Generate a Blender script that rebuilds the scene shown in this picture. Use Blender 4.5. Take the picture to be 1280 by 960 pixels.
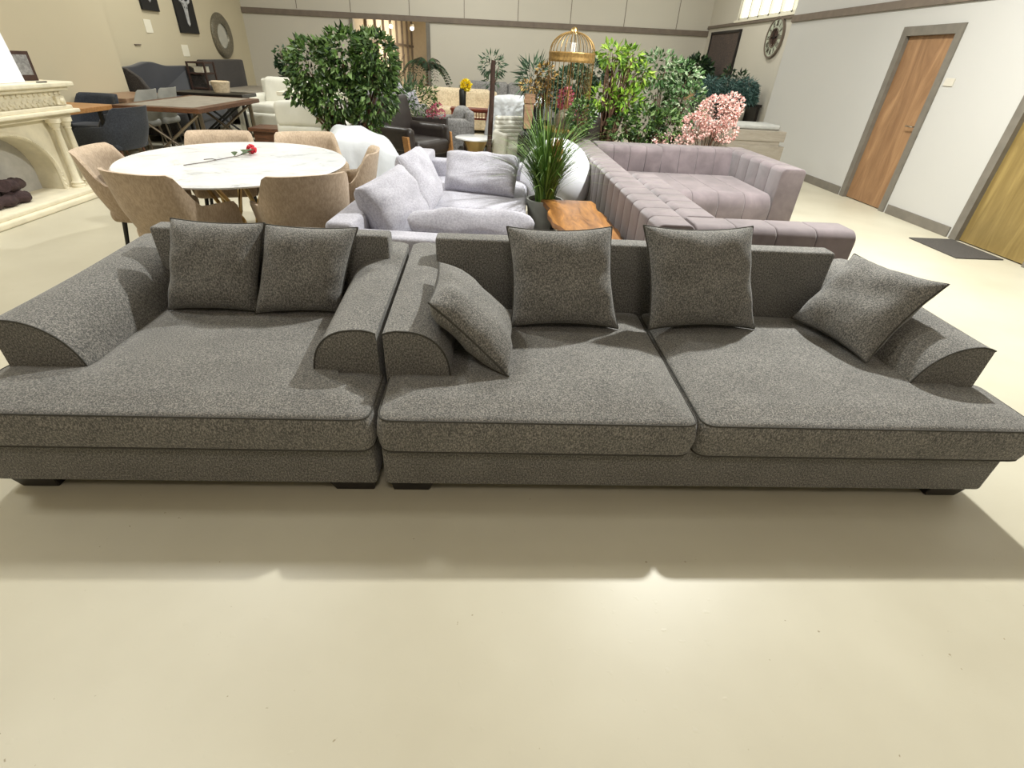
import bpy, bmesh, math, random
from mathutils import Vector, Matrix, noise
PI = math.pi
R = math.radians
random.seed(7)
for o in list(bpy.data.objects): bpy.data.objects.remove(o, do_unlink=True)
SC = bpy.context.scene
COL = SC.collection

# ------------------------------------------------------------------ camera
pitch, roll, yaw = R(33.24), R(3.385), R(3.836)
fw = Vector((math.sin(yaw)*math.cos(pitch), math.cos(yaw)*math.cos(pitch), -math.sin(pitch)))
r0 = Vector((math.cos(yaw), -math.sin(yaw), 0)); u0 = r0.cross(fw)
rt = math.cos(roll)*r0 + math.sin(roll)*u0; up = -math.sin(roll)*r0 + math.cos(roll)*u0
cd = bpy.data.cameras.new('camera'); cam = bpy.data.objects.new('camera', cd); COL.objects.link(cam)
cd.sensor_width = 36; cd.lens = 618.0/1280*36; cd.clip_start = .05; cd.clip_end = 200
cam.matrix_world = Matrix(((rt.x, up.x, -fw.x, 0), (rt.y, up.y, -fw.y, 0), (rt.z, up.z, -fw.z, 1.5), (0, 0, 0, 1)))
SC.camera = cam

# ------------------------------------------------------------------ light
SC.view_settings.view_transform = 'Standard'; SC.view_settings.look = 'None'
SC.view_settings.exposure = 0.0; SC.view_settings.gamma = 1; SC.view_settings.use_curve_mapping = False
w = bpy.data.worlds.new('world'); SC.world = w; w.use_nodes = True
bg = w.node_tree.nodes['Background']; bg.inputs[0].default_value = (.86, .93, 1, 1); bg.inputs[1].default_value = 1.2
CEIL = 5.2
def lamp(name, loc, size, power, col=(.97, 1, .95), spread=180):
    l = bpy.data.lights.new(name, 'AREA'); l.shape = 'RECTANGLE'; l.size, l.size_y = size; l.energy = power; l.color = col
    l.spread = R(spread)
    o = bpy.data.objects.new(name, l); COL.objects.link(o); o.location = loc; return o
LAMPS = [  # x, y, z, (size), power : the hall's ceiling lights, then added front fill
    (2.5, 4.6, 4.3, (.2, .2), 450), (-3.0, 4.6, 4.9, (.6, .6), 150), (1.2, 9.0, 4.9, (.7, .7), 80),
    (-4.0, 10.5, 4.9, (.7, .7), 130), (3.8, 12.2, 4.9, (.7, .7), 75), (-.6, 13.0, 4.9, (.8, .8), 105),
    (4.2, 1.2, 4.9, (.6, .6), 8), (-4.0, 2.0, 4.9, (.6, .6), 65), (.3, -1.8, 4.9, (1.2, 1.2), 60)]  # front lights in this row are fill added from the camera side
for x, y, z, s, p in LAMPS: lamp('hall_or_fill_light', (x, y, z-.06), s, p, (1, .90, .80) if y < 0 else (.985, 1, .965))  # warm tint goes to the added fill behind the camera

# ------------------------------------------------------------------ materials
def s2l(c): return tuple((v/255/12.92 if v/255 <= .04045 else ((v/255+.055)/1.055)**2.4) for v in c)
class NT:
    def __init__(s, name):
        s.m = bpy.data.materials.new(name); s.m.use_nodes = True; s.t = s.m.node_tree; s.n = s.t.nodes
        s.b = s.n['Principled BSDF']; s.out = s.n['Material Output']
    def new(s, t, **k):
        nd = s.n.new(t)
        for a, v in k.items(): setattr(nd, a, v)
        return nd
    def link(s, a, b): s.t.links.new(a, b)
    def coord(s, scale=(1, 1, 1), kind='Object'):
        tc = s.new('ShaderNodeTexCoord'); mp = s.new('ShaderNodeMapping'); mp.inputs['Scale'].default_value = scale
        s.link(tc.outputs[kind], mp.inputs[0]); return mp.outputs[0]
    def noise(s, vec, scale, detail=3, rough=.55, dist=0):
        n = s.new('ShaderNodeTexNoise'); n.inputs['Scale'].default_value = scale; n.inputs['Detail'].default_value = detail
        n.inputs['Roughness'].default_value = rough; n.inputs['Distortion'].default_value = dist
        s.link(vec, n.inputs['Vector']); return n.outputs['Fac']
    def ramp(s, fac, stops):
        r = s.new('ShaderNodeValToRGB'); e = r.color_ramp.elements
        while len(e) < len(stops): e.new(.5)
        for el, (p, c) in zip(e, stops): el.position = p; el.color = (*c, 1)
        s.link(fac, r.inputs[0]); return r.outputs[0]
    def mix(s, fac, a, b, mode='MIX'):
        m = s.new('ShaderNodeMix', data_type='RGBA', blend_type=mode)
        if hasattr(fac, 'is_linked') or hasattr(fac, 'links'): s.link(fac, m.inputs[0])
        else: m.inputs[0].default_value = fac
        for i, v in ((6, a), (7, b)):
            if isinstance(v, tuple): m.inputs[i].default_value = (*v, 1)
            else: s.link(v, m.inputs[i])
        return m.outputs[2]
    def bump(s, h, strength=.2, dist=.01):
        b = s.new('ShaderNodeBump'); b.inputs['Strength'].default_value = strength; b.inputs['Distance'].default_value = dist
        s.link(h, b.inputs['Height']); s.link(b.outputs[0], s.b.inputs['Normal'])
    def base(s, c):
        if isinstance(c, tuple): s.b.inputs['Base Color'].default_value = (*c, 1)
        else: s.link(c, s.b.inputs['Base Color'])
    def set(s, rough=.8, metal=0, spec=None, sheen=None):
        s.b.inputs['Roughness'].default_value = rough; s.b.inputs['Metallic'].default_value = metal
        if spec is not None: s.b.inputs['Specular IOR Level'].default_value = spec
        if sheen is not None: s.b.inputs['Sheen Weight'].default_value = sheen
        return s.m
def plain(name, c, rough=.7, metal=0, spec=None, var=.12, scale=8, bump=0, bscale=40):
    n = NT(name); v = n.coord(); c = s2l(c)
    f = n.noise(v, scale)
    n.base(n.ramp(f, [(.3, tuple(x*(1-var) for x in c)), (.7, tuple(min(1, x*(1+var)) for x in c))]))
    if bump: n.bump(n.noise(v, bscale), bump)
    return n.set(rough, metal, spec)
def melange(name, dark, light, scale=110, rough=.95, stretch=(1, 1, 1), bump=.35, mid=None):
    n = NT(name); v = n.coord(stretch)
    f = n.noise(v, scale, 2, .7)
    c = n.ramp(f, [(.38, s2l(dark)), (.5, s2l(mid or tuple((a+b)/2 for a, b in zip(dark, light)))), (.64, s2l(light))])
    g = n.noise(n.coord(), 6, 2)
    c = n.mix(.25, c, n.ramp(g, [(.35, (.35, .35, .35)), (.65, (.65, .65, .65))]), 'OVERLAY')
    n.base(c); n.bump(f, bump, .003); return n.set(rough, spec=.2, sheen=.15)
def velvet(name, c, var=.15):
    n = NT(name); v = n.coord(); c = s2l(c)
    f = n.noise(v, 5, 4, .6, .5)
    n.base(n.ramp(f, [(.3, tuple(x*(1-var) for x in c)), (.7, tuple(x*(1+var) for x in c))])); n.bump(n.noise(v, 60), .12, .003)
    return n.set(.75, spec=.25, sheen=.35)
def wood(name, dark, light, scale=(1.5, 14, 14), rough=.4, dist=1.2, ns=2.2):
    n = NT(name); v = n.coord(scale); f = n.noise(v, ns, 5, .6, dist)
    n.base(n.ramp(f, [(.28, s2l(dark)), (.55, tuple((a+b)/2 for a, b in zip(s2l(dark), s2l(light)))), (.75, s2l(light))]))
    n.bump(f, .08, .004); return n.set(rough)
def leafmat(name, cols, rough=.45):
    n = NT(name); g = n.new('ShaderNodeNewGeometry')
    k = len(cols); n.base(n.ramp(g.outputs['Random Per Island'], [((i+.3)/k, s2l(c)) for i, c in enumerate(cols)]))
    n.b.inputs['Subsurface Weight'].default_value = 0
    return n.set(rough, spec=.4)
def emit(name, c, s):
    n = NT(name); n.base((.8, .8, .8)); n.b.inputs['Emission Color'].default_value = (*c, 1); n.b.inputs['Emission Strength'].default_value = s
    return n.set(.5)

M = {}
M['charcoal'] = melange('charcoal melange weave', (82, 82, 80), (148, 144, 138), 200, stretch=(1, 1, .6), mid=(110, 108, 104))
M['shaded_piping'] = plain('charcoal piping with painted shade', (66, 64, 59), .9, var=.2, scale=60)  # same fabric as the sofa; its shadow is put into this darker colour
M['lavender'] = melange('lavender grey linen', (160, 158, 167), (184, 182, 190), 90, bump=.2)
M['mauve'] = velvet('mauve grey velvet', (112, 101, 103), .24)
M['beige_fab'] = melange('beige linen', (170, 150, 128), (190, 170, 147), 90, stretch=(1, 1, .4), bump=.15)
M['slate_fab'] = melange('slate fabric', (46, 49, 56), (60, 63, 70), 70)
M['navy'] = velvet('navy velvet', (26, 28, 37), .2)
M['dark_fab'] = melange('dark grey fabric', (50, 46, 43), (68, 63, 59), 50)
M['grey_fab'] = melange('mid grey fabric', (118, 116, 114), (150, 148, 146), 40)
M['cream_fab'] = melange('cream fabric', (196, 178, 148), (222, 204, 174), 30)
M['white_leather'] = plain('white leather', (222, 220, 208), .5, var=.04, bump=.25, bscale=9)
M['brown_leather'] = plain('dark brown leather', (50, 43, 40), .42, var=.2, bump=.3, bscale=12)
M['white_sheet'] = plain('white dust sheet', (204, 207, 210), .6, var=.04, bump=.6, bscale=7)
M['black_wood'] = plain('black lacquered wood', (20, 14, 13), .35, var=.1)
M['black'] = plain('black metal', (18, 18, 18), .4)
M['gold'] = plain('brass', (206, 178, 124), .28, 1, var=.1)
M['old_gold'] = plain('antique gold', (150, 120, 70), .5, .6, var=.3, scale=40)
M['steel'] = plain('brushed steel', (150, 140, 125), .35, 1, var=.1)
M['walnut'] = wood('walnut', (62, 38, 24), (124, 82, 54), (3, 16, 16))
M['oak'] = wood('oak', (150, 104, 58), (196, 146, 92), (2, 14, 14))
M['light_wood'] = wood('pale brown wood', (128, 98, 74), (168, 136, 108), (2, 12, 12))
M['orange_wood'] = wood('amber live edge wood', (92, 56, 24), (180, 126, 66), (9, 1.6, 9), .4, 1.2, 1.6)
M['red_wood'] = plain('red mahogany', (112, 44, 22), .4)
M['door_wood'] = wood('veneered door', (118, 86, 58), (172, 134, 96), (3, 3, .55), .5, 1.6, 1.6)
M['door_wood2'] = wood('olive stained door', (112, 92, 50), (158, 136, 84), (6, 6, .7), .45, 1.5, 1.2)
M['frame_grey'] = plain('grey painted frame', (112, 106, 96), .6, var=.12)
M['strip'] = plain('taupe cable trunking', (112, 100, 88), .6)
M['plaster'] = plain('carved cream plaster', (222, 213, 188), .75, var=.08, bump=.15, bscale=90)
M['stone_in'] = plain('grey firebox lining', (176, 172, 164), .8)
M['white'] = plain('white board', (240, 240, 246), .6, var=.01)
M['wall'] = plain('cream wall paint', (196, 185, 157), .85, var=.02, scale=.6)
M['wall_back'] = plain('off white cladding', (196, 190, 176), .7, var=.015, scale=.5)
M['wall_right'] = plain('white partition paint', (186, 184, 179), .85, var=.015, scale=.5)
M['pot_grey'] = plain('grey pot', (150, 152, 146), .5)
M['terracotta'] = plain('tan planter', (206, 170, 126), .6)
M['pale_grey'] = plain('pale grey shell', (168, 168, 162), .6)
M['taupe'] = wood('taupe board', (138, 130, 116), (160, 152, 138), (2, 2, 12), .6)
M['bark'] = plain('bark', (96, 70, 52), .9, var=.35, scale=30, bump=.5, bscale=50)
M['dark_bark'] = plain('dark timber', (58, 38, 28), .8, var=.3, scale=20, bump=.5, bscale=30)
M['soil'] = plain('soil', (40, 32, 26), 1, var=.3, scale=40)
M['mat'] = plain('dark grey mat', (74, 70, 66), .95, var=.15, scale=60, bump=.4, bscale=200)
M['window'] = emit('daylit window pane', (.93, 1, .88), 1.5)
M['lampface'] = emit('lamp diffuser', (1, .95, .86), 6)
M['spot'] = emit('spot lamp face', (1, .95, .85), 12)
M['candle'] = plain('white candle wax', (244, 240, 230), .5, var=.02)
M['black_canvas'] = plain('black canvas', (16, 14, 14), .7)
M['skull'] = plain('silver grey paint', (176, 176, 176), .5, var=.25, scale=20)
M['tag'] = plain('white paper tag', (232, 226, 206), .7, var=.02)
M['mirror'] = plain('mirror glass', (214, 214, 206), .15, .6, var=.02)
M['pewter'] = plain('pewter mosaic', (120, 114, 98), .4, .5, var=.4, scale=40)
M['rust'] = melange('brown woven panel', (54, 42, 34), (86, 68, 56), 40)
M['clockface'] = plain('verdigris clock ring', (172, 176, 158), .5, var=.25, scale=14)
M['tan_wall'] = plain('tan panel wall', (214, 200, 176), .7, var=.05)
M['yellow'] = leafmat('yellow petals', [(250, 226, 30), (244, 210, 20), (252, 236, 80)])
M['red'] = plain('red rose petals', (190, 24, 44), .6, var=.2, scale=50)
M['rose_leaf'] = plain('rose leaf', (66, 84, 50), .6)
M['rose_stem'] = plain('rose stem', (92, 82, 76), .7)
M['ficus'] = leafmat('ficus leaves', [(34, 54, 26), (56, 84, 34), (92, 122, 52), (44, 66, 32), (124, 150, 92)])
M['dark_leaf'] = leafmat('dark leaves', [(28, 46, 28), (44, 66, 36), (62, 88, 48), (34, 56, 40)])
M['lime'] = leafmat('lime leaves', [(84, 122, 34), (134, 172, 54), (176, 206, 86), (92, 128, 48)])
M['mint'] = leafmat('variegated leaves', [(66, 104, 56), (112, 150, 92), (198, 212, 178), (84, 122, 66), (52, 84, 42)])
M['bluegreen'] = leafmat('blue green leaves', [(56, 84, 62), (80, 108, 82), (112, 138, 108), (44, 68, 48)])
M['teal'] = leafmat('teal needles', [(50, 80, 76), (74, 108, 102), (104, 136, 128), (40, 64, 58)])
M['pink'] = leafmat('pink blossom', [(232, 180, 172), (240, 200, 190), (220, 158, 152), (248, 222, 212)])
M['magenta'] = leafmat('magenta flowers', [(190, 92, 116), (214, 130, 146), (168, 70, 92)])
M['goldleaf'] = leafmat('gold dried flowers', [(168, 132, 66), (196, 164, 96), (104, 82, 46), (72, 64, 40), (58, 66, 38)])
M['brownleaf'] = leafmat('bronze dried leaves', [(86, 66, 48), (112, 88, 66), (66, 54, 42), (128, 108, 84)])
M['grass'] = leafmat('grass blades', [(62, 96, 32), (88, 124, 44), (128, 156, 78), (48, 76, 28)])
M['protea'] = leafmat('orange flower spikes', [(206, 142, 74), (224, 176, 122), (186, 120, 96), (150, 140, 70)])
M['whiteflower'] = leafmat('cream petals', [(226, 222, 196), (206, 206, 160), (238, 232, 214)])
def marble():
    n = NT('white marble'); v = n.coord(); f = n.noise(v, 3.2, 8, .65, 1.6)
    n.base(n.ramp(f, [(.33, s2l((196, 198, 200))), (.43, s2l((226, 227, 228))), (.7, s2l((238, 238, 238)))])); return n.set(.16)
M['marble'] = marble()
def floor_mat():
    n = NT('cream epoxy floor'); v = n.coord()
    a = n.noise(v, .9, 4, .6); c = n.ramp(a, [(.3, s2l((184, 177, 156))), (.7, s2l((198, 192, 172)))])
    sp = n.noise(v, 34, 2, .6); c = n.mix(n.ramp(sp, [(.74, (0, 0, 0)), (.77, (1, 1, 1))]), c, s2l((150, 138, 112)))
    n.base(c)
    h = n.noise(v, 4, 3, .6); h2 = n.noise(v, 26, 2)
    m = n.mix(n.ramp(h2, [(.66, (0, 0, 0)), (.74, (1, 1, 1))]), n.ramp(h, [(0, (0, 0, 0)), (1, (.8, .8, .8))]), (1., 1., 1.))
    n.bump(m, .12, .004)
    return n.set(.42, spec=.4)
M['floor'] = floor_mat()

# ------------------------------------------------------------------ mesh helpers
def B(): return bmesh.new()
def link(name, bm, mat, parent=None, smooth=False, ang=40):
    me = bpy.data.meshes.new(name); bmesh.ops.recalc_face_normals(bm, faces=bm.faces); bm.to_mesh(me); bm.free()
    if smooth:
        for p in me.polygons: p.use_smooth = True
        try: me.set_sharp_from_angle(angle=R(ang))
        except Exception: pass
    me.materials.append(M[mat] if isinstance(mat, str) else mat)
    o = bpy.data.objects.new(name, me); COL.objects.link(o)
    if parent: o.parent = parent
    return o
def thing(name, label, cat, loc=(0, 0, 0), rz=0, group=None):
    o = bpy.data.objects.new(name, None); COL.objects.link(o); o.empty_display_size = .1
    o.location = loc; o.rotation_euler = (0, 0, rz); o['label'] = label; o['category'] = cat
    if group: o['group'] = group
    return o
def tag(o, label, cat, group=None):
    o['label'] = label; o['category'] = cat
    if group: o['group'] = group
    return o
def struct(name, bm, mat, parent=None):
    o = link(name, bm, mat, parent)
    if not parent: o['kind'] = 'structure'
    return o
def dup(root, loc, rz, label, group=None):
    r = root.copy(); COL.objects.link(r); r.location = loc; r.rotation_euler = (0, 0, rz); r['label'] = label
    if group: r['group'] = group
    for ch in list(root.children):
        c = ch.copy(); COL.objects.link(c); c.parent = r
        for g in ch.children:
            d = g.copy(); COL.objects.link(d); d.parent = c
    return r
def merge(bm, other, mtx=None):
    if mtx is not None: bmesh.ops.transform(other, matrix=mtx, verts=other.verts)
    me = bpy.data.meshes.new('t'); other.to_mesh(me); other.free(); bm.from_mesh(me); bpy.data.meshes.remove(me)
def box(bm, x0, x1, y0, y1, z0, z1, bev=0, seg=2, mtx=None):
    t = bmesh.new(); bmesh.ops.create_cube(t, size=1)
    for v in t.verts: v.co = Vector(((x0+x1)/2+v.co.x*(x1-x0), (y0+y1)/2+v.co.y*(y1-y0), (z0+z1)/2+v.co.z*(z1-z0)))
    if bev: bmesh.ops.bevel(t, geom=t.edges[:], offset=bev, segments=seg, profile=.5, affect='EDGES')
    merge(bm, t, mtx); return bm
def sbox(bm, c, s, r=.05, n=8, fn=None, mtx=None, seg=4):
    """soft rounded box on a fine grid; fn(unit position, point) moves points"""
    def axis(h):
        e = [h - r + r*math.sin(i/seg*PI/2) for i in range(seg+1)]
        inner = [(-1+2*i/n)*(h-r) for i in range(1, n)]
        return [-x for x in reversed(e)] + inner + e
    hx, hy, hz = s[0]/2, s[1]/2, s[2]/2
    t = bmesh.new(); A = [axis(hx), axis(hy), axis(hz)]; H = (hx, hy, hz)
    for ax in range(3):
        u, v = [(1, 2), (0, 2), (0, 1)][ax]
        for sg in (-1, 1):
            g = []
            for a in A[u]:
                row = []
                for b in A[v]:
                    p = [0, 0, 0]; p[ax] = sg*H[ax]; p[u] = a; p[v] = b; row.append(t.verts.new(p))
                g.append(row)
            for i in range(len(g)-1):
                for j in range(len(g[0])-1): t.faces.new((g[i][j], g[i+1][j], g[i+1][j+1], g[i][j+1]))
    bmesh.ops.remove_doubles(t, verts=t.verts, dist=1e-5)
    for v in t.verts:
        q = Vector([max(-(H[k]-r), min(H[k]-r, v.co[k])) for k in range(3)]); d = v.co - q
        p = q + d.normalized()*r if d.length > 1e-9 else v.co.copy()
        if fn: p = fn(Vector((v.co.x/hx, v.co.y/hy, v.co.z/hz)), p)
        v.co = p + Vector(c)
    merge(bm, t, mtx); return bm
def tube(bm, pts, r, n=8, r2=None, closed=False, caps=True):
    pts = [Vector(p) for p in pts]; N = len(pts); rings = []
    ref = Vector((0, 0, 1))
    for i, p in enumerate(pts):
        if closed: d = (pts[(i+1) % N]-pts[i-1])
        else: d = pts[min(i+1, N-1)]-pts[max(i-1, 0)]
        d.normalize(); a = d.cross(ref)
        if a.length < .15: a = d.cross(Vector((0, 1, 0)))
        a.normalize(); b = d.cross(a)
        rr = r if r2 is None else r+(r2-r)*i/max(1, N-1)
        if callable(r): rr = r(i/max(1, N-1))
        rings.append([bm.verts.new(p+a*rr*math.cos(2*PI*k/n)+b*rr*math.sin(2*PI*k/n)) for k in range(n)])
    for i in range(N if closed else N-1):
        A_, B_ = rings[i], rings[(i+1) % N]
        for k in range(n): bm.faces.new((A_[k], A_[(k+1) % n], B_[(k+1) % n], B_[k]))
    if caps and not closed:
        bm.faces.new(list(reversed(rings[0]))); bm.faces.new(rings[-1])
    return bm
def lathe(bm, prof, c=(0, 0, 0), n=24, flute=None):
    rings = []
    for r, z in prof:
        rings.append([bm.verts.new((c[0]+r*(1+(flute(k, z) if flute else 0))*math.cos(2*PI*k/n), c[1]+r*(1+(flute(k, z) if flute else 0))*math.sin(2*PI*k/n), c[2]+z)) for k in range(n)])
    for a, b in zip(rings, rings[1:]):
        for k in range(n): bm.faces.new((a[k], a[(k+1) % n], b[(k+1) % n], b[k]))
    bm.faces.new(list(reversed(rings[0]))); bm.faces.new(rings[-1]); return bm
def prism(bm, poly, a0, a1, axis='y', bev=0, seg=2):
    """outline (2D points) extruded along an axis"""
    t = bmesh.new()
    def P(p, a): return {'y': (p[0], a, p[1]), 'x': (a, p[0], p[1]), 'z': (p[0], p[1], a)}[axis]
    A_ = [t.verts.new(P(p, a0)) for p in poly]; B_ = [t.verts.new(P(p, a1)) for p in poly]
    t.faces.new(A_); t.faces.new(list(reversed(B_)))
    for i in range(len(poly)): t.faces.new((A_[i], B_[i], B_[(i+1) % len(poly)], A_[(i+1) % len(poly)]))
    bmesh.ops.recalc_face_normals(t, faces=t.faces)
    if bev:
        es = [e for e in t.edges if e.calc_face_angle(0) > R(35)]
        bmesh.ops.bevel(t, geom=es, offset=bev, segments=seg, profile=.5, affect='EDGES')
    merge(bm, t); return bm

# rounded, offset rings of a rectilinear outline
def ring(poly, inset, rad, k=5):
    n = len(poly); off = []
    for i in range(n):
        p0, p1, p2 = Vector(poly[i-1]), Vector(poly[i]), Vector(poly[(i+1) % n])
        d1 = (p1-p0).normalized(); d2 = (p2-p1).normalized()
        n1 = Vector((-d1.y, d1.x)); n2 = Vector((-d2.y, d2.x))
        off.append(p1+(n1+n2)*inset/(1+n1.dot(n2)))
    out = []
    for i in range(n):
        p0, p1, p2 = off[i-1], off[i], off[(i+1) % n]
        a = (p0-p1); b = (p2-p1); rr = min(rad, a.length*.45, b.length*.45); a.normalize(); b.normalize()
        s_, e_ = p1+a*rr, p1+b*rr
        for j in range(k):
            t = j/(k-1); out.append(s_*(1-t)**2+p1*2*t*(1-t)+e_*t*t)
        m = max(2, 6)
        q0 = e_; nx = off[(i+1) % n]; nn = off[(i+2) % n]
        c = (p1-nx); cr = min(rad, c.length*.45, (nn-nx).length*.45); q1 = nx+c.normalized()*cr
        for j in range(1, m): out.append(q0+(q1-q0)*j/m)
    return out
def pad(bm, poly, z0, z1, r=.045, rad=.05, dome=.02, wob=0):
    """a soft upholstered cushion over an outline (counter-clockwise)"""
    st = []
    for i in range(5): a = i/4*PI/2; st.append((r*(1-math.sin(a)), z0+r*(1-math.cos(a))))
    st.append((-.006, (z0+z1)/2))
    for i in range(5): a = i/4*PI/2; st.append((r*(1-math.cos(a)), z1-r*(1-math.sin(a))))
    for ins, dz in ((.06, .35), (.09, .7), (.12, 1)): st.append((ins, z1+dome*dz))
    rings = []
    for ins, z in st:
        ps = ring(poly, ins, max(.012, rad-ins*.2))
        rings.append([bm.verts.new((p.x, p.y, z+wob*noise.noise(Vector((p.x*5, p.y*5, 1)))*(1 if z > z1-.02 else 0))) for p in ps])
    n = len(rings[0])
    for a, b in zip(rings, rings[1:]):
        for k in range(n): bm.faces.new((a[k], a[(k+1) % n], b[(k+1) % n], b[k]))
    f1 = bm.faces.new(list(reversed(rings[0]))); f2 = bm.faces.new(rings[-1])
    bmesh.ops.triangulate(bm, faces=[f1, f2]); return bm
def pad_piping(bm, poly, z, ins, rad=.05, r=.0038):
    return tube(bm, [(p.x, p.y, z) for p in ring(poly, ins, rad)], r, 6, closed=True)

def pillow(name, label, cat, bl, br, tl, tr, th, mat, pip=None, group=None, ears=.05, seed=0, droop=0, n=18, wr=.008, full=.55):
    """cushion spanned by four world corners; th = full thickness"""
    bl, br, tl, tr = map(Vector, (bl, br, tl, tr)); c = (bl+br+tl+tr)/4
    root = thing(name, label, cat, tuple(c), 0, group)
    nrm = (br-bl).cross(tl-bl).normalized()
    def edge(u, v):   # concave sides leave pointed corners
        k = ears
        uu = u*(1-k*(1-v*v)); vv = v*(1-k*(1-u*u)); return uu, vv
    def pos(u, v, sgn):
        uu, vv = edge(u, v); a, b = (uu+1)/2, (vv+1)/2
        p = (bl*(1-a)+br*a)*(1-b)+(tl*(1-a)+tr*a)*b
        t = max(0, (1-u**4)*(1-v**4))**full
        w = wr*noise.noise(Vector((u*2.2+seed*3.1, v*2.2, seed+sgn)))*t
        crease = .010*math.exp(-((1-abs(u))*3)**2)*math.sin(v*9+seed)*t + .012*math.exp(-((1-abs(v))*3)**2)*math.sin(u*8+seed*2)*t
        p = p + nrm*sgn*(th/2*t*(1-droop*b)+w+crease)
        return p-c
    bm = B(); G = {}
    for sgn in (-1, 1):
        for i in range(n+1):
            for j in range(n+1):
                u = math.sin((-1+2*i/n)*PI/2); v = math.sin((-1+2*j/n)*PI/2)
                if sgn == 1 and (i in (0, n) or j in (0, n)): G[(i, j, 1)] = G[(i, j, -1)]
                else: G[(i, j, sgn)] = bm.verts.new(pos(u, v, sgn))
        for i in range(n):
            for j in range(n):
                f = [G[(i, j, sgn)], G[(i+1, j, sgn)], G[(i+1, j+1, sgn)], G[(i, j+1, sgn)]]
                bm.faces.new(f if sgn == 1 else f[::-1])
    link('cover', bm, mat, root, True, 60)
    if pip:
        pts = []
        L = [math.sin((-1+2*i/n)*PI/2) for i in range(n+1)]
        pts += [pos(u, -1, 0) for u in L[:-1]] + [pos(1, v, 0) for v in L[:-1]] + [pos(u, 1, 0) for u in reversed(L[1:])] + [pos(-1, v, 0) for v in reversed(L[1:])]
        bm = B(); tube(bm, pts, .004, 6, closed=True); link('piping', bm, pip, root, True)
    return root

# foliage
def leaf(bm, p, d, nrm, L, W, fold=.25):
    d = d.normalized(); s = d.cross(nrm)
    if s.length < 1e-3: s = d.cross(Vector((1, .3, .2)))
    s.normalize(); up_ = s.cross(d)
    a = bm.verts.new(p); b = bm.verts.new(p+d*L*.45+s*W/2+up_*W*fold); c = bm.verts.new(p+d*L-up_*W*fold*.5); e = bm.verts.new(p+d*L*.45-s*W/2+up_*W*fold); m = bm.verts.new(p+d*L*.5)
    bm.faces.new((a, b, m)); bm.faces.new((b, c, m)); bm.faces.new((c, e, m)); bm.faces.new((e, a, m))
def rnd(rng): 
    while True:
        v = Vector((rng.uniform(-1, 1), rng.uniform(-1, 1), rng.uniform(-1, 1)))
        if .02 < v.length < 1: return v
def crown(bm, blobs, n, L, W, rng, down=.2, shell=.35):
    tot = sum(b[3]*b[4]*b[5] for b in blobs)
    for (x, y, z, rx, ry, rz) in blobs:
        for _ in range(int(n*rx*ry*rz/tot)+1):
            v = rnd(rng); v = v.normalized()*(shell+(1-shell)*v.length**.6)
            p = Vector((x+v.x*rx, y+v.y*ry, z+v.z*rz))
            d = (v.normalized()+rnd(rng)*.9+Vector((0, 0, -down)))
            s = rng.uniform(.7, 1.25); leaf(bm, p, d, rnd(rng), L*s, W*s)
    return bm
def branches(bm, base, blobs, r, rng, per=3):
    for (x, y, z, rx, ry, rz) in blobs:
        for _ in range(per):
            e = Vector((x+rng.uniform(-.6, .6)*rx, y+rng.uniform(-.6, .6)*ry, z+rng.uniform(-.3, .5)*rz)); b = Vector(base)
            m = b.lerp(e, .5)+Vector((rng.uniform(-.04, .04), rng.uniform(-.04, .04), .05))
            tube(bm, [b, b.lerp(m, .5)+Vector((rng.uniform(-.02, .02), 0, 0)), m, m.lerp(e, .5), e], r, 6, r2=r*.25)
    return bm
def pot(root, r, h, mat, z=0, taper=.75, base=True):
    bm = B(); lathe(bm, [(r*taper, z), (r, z+h), (r*.9, z+h), (r*.88, z+h-.03)]); p = link('pot', bm, mat, root, True)
    bm = B(); lathe(bm, [(r*.87, z+h-.05), (r*.87, z+h-.028)]); link('soil', bm, 'soil', root)
    return p
def plant(name, label, cat, loc, blobs, n, L, W, leafm, potm='pot_grey', pr=.16, ph=.3, trunk=.015, per=3, seed=1, group=None, down=.2, barkm='bark', stems=1, potz=0):
    rng = random.Random(seed); root = thing(name, label, cat, loc, 0, group)
    bm = B(); crown(bm, blobs, n, L, W, rng, down); link('foliage', bm, leafm, root)
    bm = B()
    for k in range(stems):
        a = 2*PI*k/max(1, stems); off = (0 if stems == 1 else pr*.45)
        branches(bm, (math.cos(a)*off, math.sin(a)*off, potz+ph-.04), blobs, trunk, rng, per)
    link('trunk', bm, barkm, root, True)
    if potm: pot(root, pr, ph, potm, potz)
    return root

# ================================================================== THE SETTING
XL, XN, YB, XR, XW, YF = -6.27, -5.9, 15.7, 5.65, 5.42, -4.0
bm = B(); box(bm, XL-.2, XR+.2, YF-.2, 28, -.2, 0); struct('floor', bm, 'floor')
bm = B(); box(bm, XL-.2, XR+.2, YF-.2, YB+.2, CEIL, CEIL+.2); struct('ceiling', bm, 'wall_back')
bm = B(); box(bm, XL-.2, XL, 9.6, YB+.2, 0, CEIL); box(bm, XL-.2, XN, YF-.2, 9.6, 0, CEIL); struct('wall_left', bm, 'wall')
bm = B(); box(bm, XL, XR, YF-.2, YF, 0, CEIL); struct('wall_front', bm, 'wall_back')
OX0, OX1, OZ = -3.55, -1.70, 2.22
bm = B(); box(bm, XL, OX0, YB, YB+.2, 0, CEIL); box(bm, OX1, XR+.2, YB, YB+.2, 0, CEIL); box(bm, OX0, OX1, YB, YB+.2, OZ, CEIL)
struct('wall_back', bm, 'wall_back')
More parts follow.
